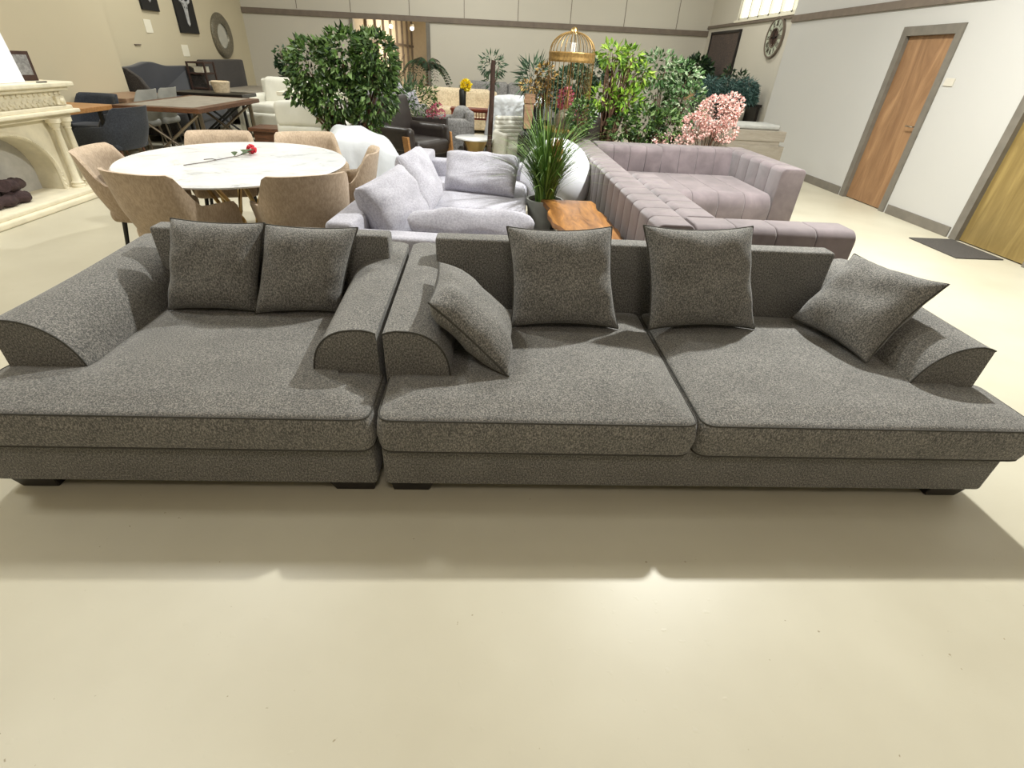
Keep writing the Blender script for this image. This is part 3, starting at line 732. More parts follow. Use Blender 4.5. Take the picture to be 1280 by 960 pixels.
for i, (x, y, z, rz, tilt, lb) in enumerate(((-4.52, 5.02, .155, .5, 0, 'charred dark log lying in front on the hearth'), (-4.66, 5.20, .155, 1.3, 0, 'charred dark log lying behind the front one on the hearth'), (-4.58, 5.18, .255, .95, .12, 'charred dark log resting on top of the other two'))):
    bm = B(); L_ = .40
    tube(bm, [(-L_/2+L_*k/12, .01*math.sin(k), .006*math.cos(k*2)) for k in range(13)], lambda q: .052+.008*math.sin(q*17+i), 12)
    for v in bm.verts: v.co += v.co.normalized()*.014*noise.noise(v.co*22+Vector((i*3, 0, 0)))
    l = link('fire_log', bm, M.setdefault('log', plain('charred log', (62, 46, 46), .9, var=.3, scale=30, bump=.6, bscale=60)), None, True); l.location = (x, y, z); l.rotation_euler = (0, tilt, rz+PI/3); tag(l, lb, 'log', 'logs in the fireplace')
t = B(); box(t, -.01, .01, -.36, .30, 0, .46, .003)
o = link('display_board', t, 'white'); o.location = (-4.52, 5.48, 1.081); o.rotation_euler = (0, R(-6), 0); tag(o, 'blank white board leaning on the fireplace mantel', 'board')
o = thing('picture_frame', 'small dark framed photograph behind the white board on the mantel', 'frame', (-4.66, 6.0, 1.081), R(-25))
bm = B(); box(bm, -.012, .012, -.10, .10, 0, .25, .003); link('frame', bm, 'dark_bark', o)
bm = B(); box(bm, .0115, .0125, -.075, .075, .05, .22); link('picture', bm, 'grey_fab', o)
bm = B(); box(bm, -4.43, -4.41, 5.80, 5.92, 1.081, 1.09, .002); tag(link('remote_control', bm, 'black'), 'small flat black object lying on the mantel edge', 'remote')

# ================================================================== LEFT WALL: PICTURES, MIRROR, TAGS
def wall_picture(label, y0, y1, z0, z1, k):
    o = thing('wall_canvas', label, 'picture', (XL, (y0+y1)/2, (z0+z1)/2)); h, w_ = (z1-z0)/2, (y1-y0)/2
    bm = B(); box(bm, .002, .04, -w_, w_, -h, h, .004); link('canvas', bm, 'black_canvas', o)
    bm = B(); s = w_/.36   # a plain horned animal skull in relief
    prism(bm, [(y*s, z*s) for y, z in ((-.08, .02), (-.11, .0), (-.07, -.08), (-.05, -.2), (-.045, -.33), (.0, -.37), (.045, -.33), (.05, -.2), (.07, -.08), (.11, 0), (.08, .02), (.0, .06))], .04, .055, 'x', .004)
    for sg in (-1, 1): tube(bm, [(.05, sg*y*s, z*s) for y, z in ((.06, 0), (.16, .03), (.22, .12), (.21, .24), (.15, .36))], .028*s, 8, r2=.006)
    link('skull_relief', bm, 'skull', o)
    bm = B()
    for sg in (-1, 1): prism(bm, [(sg*y*s, z*s) for y, z in ((.03, -.09), (.055, -.08), (.05, -.05), (.028, -.055))], .0551, .057, 'x')
    link('eye_socket', bm, 'black_canvas', o); return o
wall_picture('black canvas with a pale horned skull, the larger and nearer the round mirror', 12.42, 13.16, 1.62, 2.62, 0)
wall_picture('black skull canvas at the top left, cut off by the frame', 11.28, 11.82, 1.92, 2.72, 1)
for y0, y1, z0, z1, lb in ((11.24, 11.46, 1.58, 1.78, 'white paper tag on the wall below the small skull canvas'), (12.32, 12.58, 1.22, 1.42, 'white paper tag on the wall below the large skull canvas')):
    bm = B(); box(bm, XL+.002, XL+.008, y0, y1, z0, z1, .001); tag(link('wall_tag', bm, 'tag'), lb, 'tag')
bm = B(); box(bm, XL+.002, XL+.02, 10.75, 10.93, 1.385, 1.40); tag(link('wall_hook', bm, 'strip'), 'thin horizontal hook rail on the left wall below the small canvas', 'hook')
o = thing('round_mirror', 'round mirror with a wide pewter mosaic ring on the left wall', 'mirror', (XL, 14.25, 1.62))
bm = B(); N_ = 48; pr = [(.26, .02), (.27, .05), (.36, .075), (.45, .06), (.49, .03), (.49, .002)]
rs = [[bm.verts.new((x, r_*math.cos(2*PI*k/N_), r_*math.sin(2*PI*k/N_)*.9)) for k in range(N_)] for r_, x in pr]
for a_, b_ in zip(rs, rs[1:]):
    for k in range(N_): bm.faces.new((a_[k], a_[(k+1) % N_], b_[(k+1) % N_], b_[k]))
link('frame', bm, 'pewter', o, True)
bm = B(); v_ = [bm.verts.new((.022, .265*math.cos(2*PI*k/N_), .265*math.sin(2*PI*k/N_)*.9)) for k in range(N_)]; bm.faces.new(v_); link('mirror_glass', bm, 'mirror', o)

# ================================================================== LEFT BACK: TABLES AND CHAIRS
def xtable(name, label, x0, x1, y0, y1, h, topm, legm, inlay=None, xlegs=True):
    o = thing(name, label, 'table', ((x0+x1)/2, (y0+y1)/2, 0)); a, b = (x1-x0)/2, (y1-y0)/2
    bm = B(); box(bm, -a, a, -b, b, h-.055, h, .006); link('tabletop', bm, topm, o)
    if inlay: bm = B(); box(bm, -a+.12, a-.12, -b+.12, b-.12, h-.002, h+.003, .001); link('inlay', bm, inlay, o)
    for sy in (-1, 1):
        y = sy*(b-.18)
        if xlegs:
            bm = B(); tube(bm, [(-a+.08, y, h-.06), (a-.1, y, .01)], .018, 8); tube(bm, [(a-.08, y, h-.06), (-a+.1, y, .01)], .018, 8); link('cross_leg', bm, legm, o, True)
        for sx in (-1, 1): bm = B(); box(bm, sx*(a-.09)-.02, sx*(a-.09)+.02, y-.02, y+.02, 0, h-.055, .003); link('leg', bm, legm, o)
    return o
xtable('inlaid_table', 'walnut table with a pale stone inlay and crossed steel legs', -4.88, -3.78, 7.45, 9.45, .76, 'walnut', 'steel', 'taupe')
xtable('low_black_table', 'long black table standing behind the walnut inlaid one', -5.28, -4.15, 9.70, 10.3, .78, 'black_wood', 'black')
xtable('oak_table', 'orange oak dining table behind the fireplace', -5.85, -4.86, 6.55, 7.50, .76, 'oak', 'black', None, False)
xtable('plank_table', 'pale brown plank table against the left wall', -5.88, -5.20, 8.32, 9.5, .76, 'light_wood', 'black', None, False)
c1 = shell_chair('slate blue tub armchair between the fireplace and the walnut table', 'slate_fab', 'walnut', 'slate blue tub armchairs', w=.31, h=.82, ah=.62, back=.28, arms=.28)
c1.location = (-4.50, 6.78, 0); c1.rotation_euler.z = R(82)
dup(c1, (-5.5, 7.90, 0), R(178), 'slate blue tub armchair behind the orange oak table, only its back top showing')
c2 = shell_chair('pale grey moulded chair at the plank table, nearer the fireplace', 'pale_grey', 'steel', 'pale grey moulded chairs', w=.25, h=.87, ah=.66, back=.20, arms=.1)
c2.location = (-5.30, 8.64, 0); c2.rotation_euler.z = R(88)
dup(c2, (-5.30, 9.20, 0), R(90), 'pale grey moulded chair at the plank table, nearer the navy sofa')
o = thing('wing_sofa', 'navy blue winged sofa with a humped back against the left wall', 'sofa', (-5.72, 10.68, 0))
bm = B(); N_ = 40; P_ = []
for i in range(N_+1):
    q = i/N_; y = -1.0+2*q*1.08; P_.append((y, 1.08+.07*math.exp(-((q-.42)/.16)**2)))
prism(bm, [(-1.0, .35)]+P_+[(1.16, .35)], -.42, -.26, 'x', .03); link('backrest', bm, 'navy', o, True, 50)
for s, y in ((-1, -.95), (1, 1.08)):
    bm = B(); prism(bm, [(-.42, .12), (-.42, 1.08), (-.2, 1.08), (-.02, .95), (.08, .78), (.35, .66), (.38, .12)], y-.05, y+.05, 'y', .02); link('armrest', bm, 'dark_fab', o, True)
bm = B(); sbox(bm, (0, .06, .33), (.75, 1.95, .2), .05); link('seat_cushion', bm, 'navy', o, True)
bm = B(); box(bm, -.42, .36, -.98, 1.1, .1, .26, .01); link('base', bm, 'navy', o)
for x in (-.35, .3):
    for y in (-.9, 1.02): bm = B(); box(bm, x-.03, x+.03, y-.03, y+.03, 0, .11); link('leg', bm, 'black', o)
o = thing('display_shelf', 'narrow dark shelf stand with small white boxes beside the navy sofa', 'shelf', (-5.75, 11.85, 0))
bm = B()
bm.free()
for z in (.1, .4, .7, .95, 1.13): bm = B(); box(bm, -.16, .16, -.2, .2, z, z+.03, .003); link('shelf_board', bm, 'dark_bark', o)
for sx in (-1, 1):
    for sy in (-1, 1): bm = B(); box(bm, sx*.16-.015, sx*.16+.015, sy*.2-.015, sy*.2+.015, 0, 1.16); link('post', bm, 'dark_bark', o)
for i, (y, z) in enumerate(((-.08, .98), (.09, .98), (.0, .73))):
    bm = B(); box(bm, -5.83, -5.67, 11.85+y-.06, 11.85+y+.06, z, z+.1, .004); tag(link('small_box', bm, 'tag'), ['white box on the upper shelf beside the navy sofa, nearer one', 'white box on the upper shelf, nearer the grey bed', 'white box on the middle shelf of the dark stand'][i], 'box')
o = thing('upholstered_bed', 'dark grey upholstered headboard and bed in the far left corner', 'bed', (-5.2, 13.35, 0))
bm = B(); sbox(bm, (-.80, 0, .62), (.16, 1.95, 1.12), .04); link('headboard', bm, 'dark_fab', o, True)
bm = B(); sbox(bm, (.1, 0, .30), (1.6, 1.9, .36), .04); link('base', bm, 'dark_fab', o, True)
bm = B(); sbox(bm, (.1, 0, .56), (1.58, 1.86, .2), .06); link('mattress', bm, 'taupe', o, True)
for x in (-.6, .8):
    for y in (-.85, .85): bm = B(); box(bm, x-.03, x+.03, y-.03, y+.03, 0, .13); link('leg', bm, 'black', o)
bm = B(); lathe(bm, [(.12, 0), (.15, .16), (.12, .17), (.11, .03)], (-4.62, 10.05, .781), 24); tag(link('ceramic_bowl', bm, 'cream_fab', None, True), 'cream ceramic bowl on the black table', 'bowl')

def sofa_simple(name, label, cat, loc, rz, mat, w_, d, h, sh, n=2, leg='black', back_lean=0, base=.12, dark=False):
    o = thing(name, label, cat, loc, rz)
    bm = B(); sbox(bm, (0, 0, (sh+base)/2-.06), (w_, d, sh-base-.02), .05, 8); link('base', bm, mat, o, True)
    for k in range(n):
        x = -w_/2+.16+(w_-.32)*(k+.5)/n; ww = (w_-.32)/n
        bm = B(); sbox(bm, (x, -.08, sh-.02), (ww-.01, d-.25, .18), .06, 8, lambda u, p: p+Vector((0, 0, .02*(1-u.x**2)))); link('seat_cushion', bm, mat, o, True)
        bm = B(); sbox(bm, (x, d/2-.20, (sh+h)/2+.02), (ww-.01, .24, h-sh-.02), .08, 8, lambda u, p: p+Vector((.01*noise.noise(p*6), .05*u.z+.015*noise.noise(p*5), 0))); link('back_cushion', bm, mat, o, True)
    bm = B(); sbox(bm, (0, d/2-.07, h/2+.02), (w_, .14, h-.1), .05, 8); link('backrest', bm, mat, o, True)
    for s in (-1, 1): bm = B(); sbox(bm, (s*(w_/2-.08), 0, (sh+.2)/2+.04), (.17, d, sh+.14), .06, 8); link('armrest', bm, mat, o, True)
    for sx in (-1, 1):
        for sy in (-1, 1): bm = B(); box(bm, sx*(w_/2-.1)-.03, sx*(w_/2-.1)+.03, sy*(d/2-.1)-.03, sy*(d/2-.1)+.03, 0, base+.02); link('leg', bm, leg, o)
    return o
sofa_simple('leather_sofa', 'white leather sofa behind the walnut inlaid table', 'sofa', (-3.80, 11.05, 0), R(-14), 'white_leather', 1.75, 1.0, .98, .50, 2, base=.2)
o = thing('recliner_armchair', 'white leather recliner armchair seen from behind, next to the ficus', 'armchair', (-2.47, 7.95, 0))
def wrk(u, p): return p+Vector((0, .012*noise.noise(p*7), .012*noise.noise(p*5+Vector((3, 0, 0)))))
bm = B(); sbox(bm, (0, -.33, .75), (.78, .18, .30), .06, 12, wrk); link('head_cushion', bm, 'white_leather', o, True)
bm = B(); sbox(bm, (0, -.33, .47), (.78, .17, .29), .05, 12, wrk); link('backrest', bm, 'white_leather', o, True)
bm = B(); sbox(bm, (0, .1, .30), (.6, .75, .32), .06, 8); link('seat', bm, 'white_leather', o, True)
for s in (-1, 1): bm = B(); sbox(bm, (s*.36, .08, .38), (.15, .75, .5), .05, 8); link('armrest', bm, 'white_leather', o, True)
for s in (-1, 1):
    for y in (-.3, .4): bm = B(); box(bm, s*.3-.03, s*.3+.03, y-.03, y+.03, 0, .15); link('leg', bm, 'black', o)
o = thing('side_table', 'small brown wooden side table beside the white recliner', 'table', (-3.42, 8.75, 0))
bm = B(); box(bm, -.24, .24, -.24, .24, .39, .44, .006); link('tabletop', bm, 'walnut', o)
bm = B(); box(bm, -.19, .19, -.19, .19, 0, .39, .006); link('cabinet', bm, 'walnut', o)
xtable('white_topped_table', 'white topped table with a black frame behind the ficus', -3.45, -2.2, 9.35, 10.0, .88, 'tag', 'black_wood', None, False)
# dust sheets over furniture
def draped(label, cx, cy, a, b, h, rz, seed, mat='white_sheet', dip=.12, floor=0.0):
    o = thing('dust_sheet', label, 'sheet', (cx, cy, 0), rz)
    bm = B(); N_ = 46; V = []
    for i in range(N_+1):
        row = []
        for j in range(N_+1):
            u, v = -1+2*i/N_, -1+2*j/N_; m = max(abs(u), abs(v)); k = (u*u*u*u+v*v*v*v)**.25
            if m < .66: x, y = u/.66*a, v/.66*b; z = h-dip*max(0, v)+.03*noise.noise(Vector((u*3, v*3, seed)))-.10*(m/.66)**6
            else:
                q = (m-.66)/.34; x, y = u/m*a, v/m*b; s = .10*q; z = (h-.10-dip*max(0, v/m))*(1-q)+floor
                f = .035*math.sin(math.atan2(v, u)*13+seed)*q; x += u/m*(s+f); y += v/m*(s+f)
            c_ = .86+.14*m if False else 1
            x += .012*noise.noise(Vector((u*8, v*8, seed))); row.append(bm.verts.new((x, y, max(.005, z))))
        V.append(row)
    for i in range(N_):
        for j in range(N_): bm.faces.new((V[i][j], V[i+1][j], V[i+1][j+1], V[i][j+1]))
    bmesh.ops.smooth_vert(bm, verts=bm.verts, factor=.5, use_axis_x=True, use_axis_y=True, use_axis_z=True)
    c = link('cloth', bm, mat, o, True, 180); md = c.modifiers.new('solid', 'SOLIDIFY'); md.thickness = .006; return o
draped('white dust sheet over furniture between the marble table and the linen sofa', -1.38, 6.05, .40, .36, .80, R(-75), 2, dip=.24)
draped('large white dust sheet over a tall sofa behind the dark wooden post', .48, 9.6, .50, .55, 1.0, 0, 5, dip=.05)
draped('white dust sheet over a low piece behind the potted grass', 1.55, 9.6, .33, .4, .92, 0, 8)

# ================================================================== MIDDLE BACKGROUND
o = thing('leather_armchair', 'dark brown leather armchair with pale wooden sides', 'armchair', (-1.18, 8.1, 0), R(58))
bm = B(); prism(bm, [(y, z) for y, z in ((.18, .38), (.34, .98), (.46, 1.0), (.50, .92), (.36, .36))], -.42, .42, 'x', .04, 3); link('backrest', bm, 'brown_leather', o, True, 50)
bm = B(); sbox(bm, (0, -.08, .38), (.74, .78, .20), .07, 8, wrk); link('seat', bm, 'brown_leather', o, True)
for s in (-1, 1):
    bm = B(); sbox(bm, (s*.40, -.02, .50), (.16, .78, .30), .07, 8, wrk); link('armrest', bm, 'brown_leather', o, True)
    bm = B(); prism(bm, [(-.46, 0), (-.38, 0), (-.30, .55), (-.40, .55)], s*.49-.02, s*.49+.02, 'x', .006); prism(bm, [(.36, 0), (.44, 0), (.38, .55), (.28, .55)], s*.49-.02, s*.49+.02, 'x', .006); link('side_frame', bm, 'oak', o)
o = thing('flower_trough', 'dark trough of cream and crimson flowers behind the brown armchair', 'planter', (-1.10, 8.9, 0))
bm = B(); box(bm, -.42, .42, -.15, .15, .05, .68, .01); link('trough', bm, 'brown_leather', o)
rg = random.Random(8)
bm = B(); crown(bm, [(-.05, 0, .86, .30, .16, .24), (.12, 0, 1.0, .12, .1, .2), (-.25, 0, .78, .18, .15, .12)], 800, .08, .022, rg); link('foliage', bm, 'ficus', o)
for (x, z, m) in ((-.28, .74, 'whiteflower'), (-.16, .72, 'whiteflower'), (-.22, .80, 'whiteflower'), (.22, .78, 'magenta'), (.30, .83, 'magenta'), (.17, .74, 'magenta'), (.34, .74, 'magenta')):
    bm = B(); crown(bm, [(x, -.14, z, .06, .05, .06)], 60, .03, .025, rg, 0, .1); link('flower', bm, m, o)
o = thing('vase', 'tall black vase of yellow flowers in front of the cream sofa', 'vase', (-.52, 10.6, .70))
bm = B(); lathe(bm, [(.05, 0), (.06, .02), (.065, .27), (.045, .31), (.035, .30)], n=20); link('vase_body', bm, 'black', o, True)
rg = random.Random(18); bm = B(); crown(bm, [(.06, 0, .36, .08, .07, .08)], 300, .045, .04, rg, 0, .2); link('petals', bm, 'yellow', o)
bm = B(); [tube(bm, [(0, 0, .2), (.05*k-.06, 0, .36)], .005, 5) for k in range(4)]; link('stem', bm, 'dark_leaf', o)
o = thing('console_bench', 'red mahogany console bench with a slatted apron', 'bench', (-.38, 10.62, 0))
bm = B(); box(bm, -.36, .36, -.17, .17, .66, .70, .006); link('top', bm, 'red_wood', o)
bm = B(); box(bm, -.33, .33, -.15, -.12, .64, .66); box(bm, -.33, .33, -.15, -.12, .52, .55); [box(bm, -.33+.055*k, -.315+.055*k, -.15, -.12, .54, .65) for k in range(13)]; link('apron', bm, 'red_wood', o)
for sx in (-1, 1):
    for sy in (-1, 1): bm = B(); box(bm, sx*.32-.025, sx*.32+.025, sy*.13-.025, sy*.13+.025, 0, .66, .004); link('leg', bm, 'red_wood', o)
sofa_simple('cream_sofa', 'long cream sofa in front of the back wall, behind the yellow flowers', 'sofa', (-1.0, 13.45, 0), 0, 'cream_fab', 2.3, .95, .86, .42, 3)
o = sofa_simple('grey_recliner', 'grey recliner seat at the right of the brown leather armchair', 'armchair', (-.72, 9.65, 0), R(-80), 'grey_fab', .8, .8, .78, .42, 1)
sofa_simple('grey_sofa', 'grey two-seat sofa against the back wall, right of the dark post', 'sofa', (.45, 14.9, 0), 0, 'grey_fab', 2.5, .9, .98, .42, 2)
o = sofa_simple('pillow_sofa', 'grey sofa heaped with pale lavender pillows behind the ficus', 'sofa', (-2.08, 11.6, 0), R(180), 'grey_fab', 1.5, .9, .60, .42, 2)
rg = random.Random(21)
PLB = ['at the left of the heap', 'second from the left in the heap', 'pointed top of the heap', 'in the middle of the heap, lower row', 'right of the pointed one', 'at the right end of the heap']
for i, (x, z, rr) in enumerate(((-2.52, .54, 8), (-2.30, .62, -10), (-2.06, .72, 45), (-2.12, .52, 30), (-1.84, .66, 40), (-1.62, .56, 20))):
    c, s = math.cos(R(rr))*.17, math.sin(R(rr))*.17; y = 11.2+.07*i
    pillow('scatter_pillow', 'pale lavender scatter pillow '+PLB[i]+' on the grey sofa', 'pillow', (x-c+s, y, z-s-c+.12), (x+c+s, y, z+s-c+.12), (x-c-s, y+.06, z-s+c+.12), (x+c-s, y+.06, z+s+c+.12), .12, 'lavender', None, group='lavender scatter pillows on the grey sofa', seed=i, n=10)
o = thing('coffee_table', 'small oval white coffee table with a gold drum base', 'table', (-.22, 8.4, 0))
bm = B(); lathe(bm, [(.28, .45), (.31, .46), (.31, .475), (.29, .485)], n=40); link('tabletop', bm, 'marble', o, True)
bm = B(); lathe(bm, [(.12, 0), (.2, .02), (.09, .22), (.2, .45)], n=30); link('base', bm, 'gold', o, True)
o = thing('side_crate', 'low dark crate table behind the oval white coffee table', 'table', (-.12, 8.95, 0))
bm = B(); box(bm, -.3, .3, -.2, .2, .30, .34); [box(bm, x-.02, x+.02, y-.02, y+.02, 0, .3) for x in (-.27, .27) for y in (-.17, .17)]; box(bm, -.3, .3, -.2, .2, .1, .12); link('frame', bm, 'dark_bark', o)
o = thing('timber_post', 'dark rough timber post standing upright in the middle of the hall', 'post', (.0, 7.4, 0))
bm = B(); tube(bm, [(-.02, 0, .02), (-.01, 0, .3), (.0, 0, .6), (.012, 0, .95), (.02, 0, 1.2), (.02, 0, 1.42), (.028, 0, 1.48)], lambda q: .036*(1-.25*q)*(1+.06*math.sin(q*31)), 10)
link('pole', bm, 'dark_bark', o, True)
bm = B(); lathe(bm, [(.16, 0), (.16, .02), (.05, .04)], n=24); link('base', bm, 'black', o)
o = thing('wicker_armchair', 'off white ribbed high-backed chair right of the dark post', 'chair', (.40, 8.2, 0), R(20))
bm = B()
for k in range(7): sbox(bm, (0, .25+.012*k, .42+.055*k), (.50-.03*max(0, k-4), .10, .062), .028, 4, seg=3)
link('backrest', bm, 'white_leather', o, True)
for s in (-1, 1): bm = B(); sbox(bm, (s*.26, 0, .38), (.08, .5, .44), .035, 4); link('armrest', bm, 'white_leather', o, True)
bm = B(); sbox(bm, (0, 0, .36), (.5, .5, .14), .04, 4); link('seat', bm, 'white_leather', o, True)
for sx in (-1, 1):
    for sy in (-1, 1): bm = B(); tube(bm, [(sx*.22, sy*.2, .34), (sx*.24, sy*.22, 0)], .018, 8); link('leg', bm, 'taupe', o)
o = thing('leather_recliner', 'dark brown leather recliner under the plants, left of the mauve sofa', 'armchair', (1.02, 7.75, 0), R(-60))
bm = B(); sbox(bm, (0, .30, .62), (.74, .24, .60), .10, 8, wrk); link('backrest', bm, 'brown_leather', o, True)
bm = B(); sbox(bm, (0, -.08, .34), (.56, .80, .30), .09, 8, wrk); link('seat', bm, 'brown_leather', o, True)
for s in (-1, 1): bm = B(); sbox(bm, (s*.38, -.05, .42), (.20, .85, .46), .09, 8, wrk); link('armrest', bm, 'brown_leather', o, True)
bm = B(); box(bm, -.35, .35, -.35, .35, 0, .2, .01); link('base', bm, 'black', o)
o = thing('lantern_planter', 'tall tapered timber planter on thin legs with golden flowers', 'planter', (.48, 7.0, 0))
bm = B(); prism(bm, [(-.055, .78), (.035, .78), (.065, 1.16), (-.065, 1.16)], -.05, .05, 'y', .004); box(bm, -.07, .07, -.06, .06, 1.06, 1.10, .003); link('box', bm, 'light_wood', o)
for sx in (-1, 1):
    for sy in (-1, 1): bm = B(); tube(bm, [(sx*.035, sy*.035, .80), (sx*.06, sy*.06, 0)], .007, 6); link('leg', bm, 'black', o)
rg = random.Random(31); bm = B(); crown(bm, [(.0, 0, 1.24, .12, .08, .05), (.04, 0, 1.22, .05, .05, .08)], 140, .05, .02, rg, 0, .2); link('flower', bm, 'goldleaf', o)

# bird cage on a stand
o = thing('bird_cage', 'gold domed wire bird cage with a white candle inside', 'bird cage', (.95, 7.0, 0))
cr, cz = .265, 1.575
bm = B()
for k in range(28):
    a = 2*PI*k/28; tube(bm, [(cr*math.cos(a)*math.sin(q/8*PI/2) if q else .02*math.cos(a), cr*math.sin(a)*math.sin(q/8*PI/2) if q else .02*math.sin(a), cz+.03+.20*math.cos(q/8*PI/2)) for q in range(9)], .0045, 4, caps=False); tube(bm, [(cr*math.cos(a), cr*math.sin(a), cz-.06), (cr*math.cos(a), cr*math.sin(a), .80)], .0028, 4, caps=False)
link('wire', bm, 'old_gold', o)
bm = B(); lathe(bm, [(cr+.004, cz-.07), (cr+.008, cz-.05), (cr+.004, cz-.02), (cr+.008, cz+.02), (cr+.003, cz+.03), (cr-.004, cz+.03), (cr-.004, cz-.07)], n=48, flute=lambda k, z: .01*(k % 2)); link('band', bm, 'old_gold', o)
bm = B(); lathe(bm, [(.07, cz+.205), (.06, cz+.225), (.045, cz+.23), (.04, cz+.25), (.025, cz+.27), (.002, cz+.275)], n=20); link('finial', bm, 'gold', o, True)
bm = B(); lathe(bm, [(cr, .77), (cr+.01, .78), (cr+.01, .80), (cr, .81)], n=40); lathe(bm, [(.02, .05), (.02, .77)], n=12); lathe(bm, [(.2, 0), (.2, .02), (.03, .06)], n=30); lathe(bm, [(.01, .80), (.01, cz-.04)], n=8); lathe(bm, [(.07, cz-.04), (.07, cz-.03)], n=20); link('stand', bm, 'old_gold', o)
bm = B(); lathe(bm, [(.045, cz-.03), (.046, cz+.12), (.04, cz+.125)], (.95, 7.0, 0), 20); tag(link('pillar_candle', bm, 'candle', None, True), 'white pillar candle standing inside the gold bird cage', 'candle')

# ================================================================== PLANTS
plant('ficus_tree', 'large leafy green ficus tree left of centre, the widest plant', 'tree', (-1.70, 6.95, 0),
      [(-.38, 0, 1.30, .28, .26, .28), (.02, .05, 1.40, .32, .28, .30), (.34, 0, 1.40, .24, .26, .30), (-.18, 0, 1.02, .32, .26, .24), (.30, 0, 1.08, .26, .24, .30), (-.56, 0, 1.06, .16, .16, .13), (.16, 0, .76, .17, .18, .2), (-.30, 0, .82, .11, .14, .14)], 3900, .09, .044, 'ficus', pr=.2, ph=.3, trunk=.022, seed=3, down=.5)
plant('potted_shrub', 'small dark green shrub on the grey topped table left of the ficus', 'plant', (-4.15, 12.0, .75),
      [(0, 0, .48, .16, .14, .12), (.04, 0, .28, .12, .12, .16), (-.04, 0, .66, .08, .08, .08)], 260, .10, .07, 'dark_leaf', 'black', pr=.11, ph=.16, seed=4)
xtable('stone_table', 'grey topped table behind the white sofa, beneath the dark green shrub', -4.4, -3.6, 11.8, 12.5, .75, 'taupe', 'black_wood', None, False)
# palm
def palm(label, loc, h, n, L_, mat, seed, wid=.045):
    rng = random.Random(seed); o = thing('potted_palm', label, 'plant', loc); bm = B(); st = B()
    for k in range(n):
        a = 2*PI*k/n+rng.uniform(-.2, .2); d = Vector((math.cos(a), math.sin(a), 0)); l = L_*rng.uniform(.8, 1.1); ht = rng.uniform(.35, .8)
        pts = [Vector((0, 0, h))+d*l*q+Vector((0, 0, l*(ht*2.2*q-(1.15+ht)*q*q))) for q in [j/9 for j in range(10)]]
        tube(st, pts, .008, 4, r2=.003)
        for j in range(1, 10):
            for s in (-1, 1):
                for qq in (0, .5):
                    p = pts[j-1].lerp(pts[j], qq); sd = Vector((-d.y, d.x, 0))*s
                    leaf(bm, p, sd*.8+d*.6+Vector((0, 0, -.45)), Vector((0, 0, 1)), l*.32*(1-abs(j/9-.45)*.9), wid)
    tube(st, [(0, 0, .2), (.01, 0, h*.5), (0, 0, h)], .035, 8, r2=.02)
    link('foliage', bm, mat, o); link('trunk', st, 'bark', o, True); pot(o, .18, .32, 'pot_grey'); return o
palm('dark green palm in front of the passage opening', (-1.55, 14.2, 0), 1.22, 13, .62, 'dark_leaf', 3)
rng = random.Random(77)
def reeds(label, loc, n, h, spread, mat, seed, nm='dried_reeds'):
    rng = random.Random(seed); o = thing(nm, label, 'plant', loc); bm = B()
    for k in range(n):
        a = rng.uniform(0, 2*PI); d = Vector((math.cos(a), math.sin(a), 0)); e = d*rng.uniform(.1, spread)+Vector((0, 0, h*rng.uniform(.6, 1))); b = Vector((d.x*.05, d.y*.05, .3))
        for j in range(6): p = b.lerp(e, .3+.14*j); leaf(bm, p, (e-b).normalized()+rnd(rng)*.5, rnd(rng), .16, .03)
    link('foliage', bm, mat, o); st = B()
    for k in range(10): a = rng.uniform(0, 2*PI); tube(st, [(.03*math.cos(a), .03*math.sin(a), .28), (spread*.6*math.cos(a), spread*.6*math.sin(a), h*.8)], .006, 5)
    link('trunk', st, 'bark', o); pot(o, .16, .32, 'dark_bark'); return o
reeds('tall brown leafy plant in the passage opening, right of the ficus', (-2.45, 13.6, 0), 90, 1.45, .42, 'brownleaf', 5, 'potted_shrub')
reeds('grey green shrub at the foot of the passage opening', (-1.95, 12.9, 0), 60, 1.05, .35, 'bluegreen', 6, 'potted_shrub')
plant('indoor_tree', 'small pale green plant showing on both sides of the dark post', 'plant', (.02, 12.2, 0), [(0, 0, 1.38, .24, .15, .20), (0, 0, 1.12, .16, .12, .12)], 220, .13, .03, 'bluegreen', pr=.13, ph=.4, seed=6)
# cluster on the right of the cage
plant('schefflera_tree', 'tall umbrella tree with bright lime leaves and brown stems', 'tree', (1.66, 8.0, 0),
      [(-.02, 0, 1.62, .17, .17, .12), (.20, 0, 1.60, .17, .17, .11), (.38, .05, 1.42, .17, .17, .13), (.08, 0, 1.45, .12, .12, .08), (-.04, 0, 1.12, .26, .2, .12), (.26, 0, 1.08, .2, .2, .14)], 640, .11, .045, 'lime', pr=.2, ph=.32, trunk=.014, per=2, seed=11, stems=6)
plant('indoor_tree', 'dark green leafy tree between the bird cage and the umbrella tree', 'tree', (1.22, 8.3, 0),
      [(-.02, 0, 1.26, .30, .22, .2), (.20, 0, 1.40, .26, .22, .14), (.02, 0, 1.0, .28, .22, .2), (-.2, 0, 1.10, .18, .15, .2)], 2200, .07, .034, 'bluegreen', pr=.17, ph=.3, seed=12)
plant('variegated_tree', 'pale variegated green tree behind the mauve sofa corner', 'tree', (2.52, 8.2, 0),
      [(-.15, 0, 1.48, .30, .25, .22), (.18, 0, 1.40, .28, .25, .2), (.30, 0, 1.12, .3, .25, .26), (-.12, 0, 1.15, .34, .25, .24), (.45, 0, .95, .15, .2, .2)], 1700, .08, .034, 'mint', pr=.2, ph=.32, seed=13)
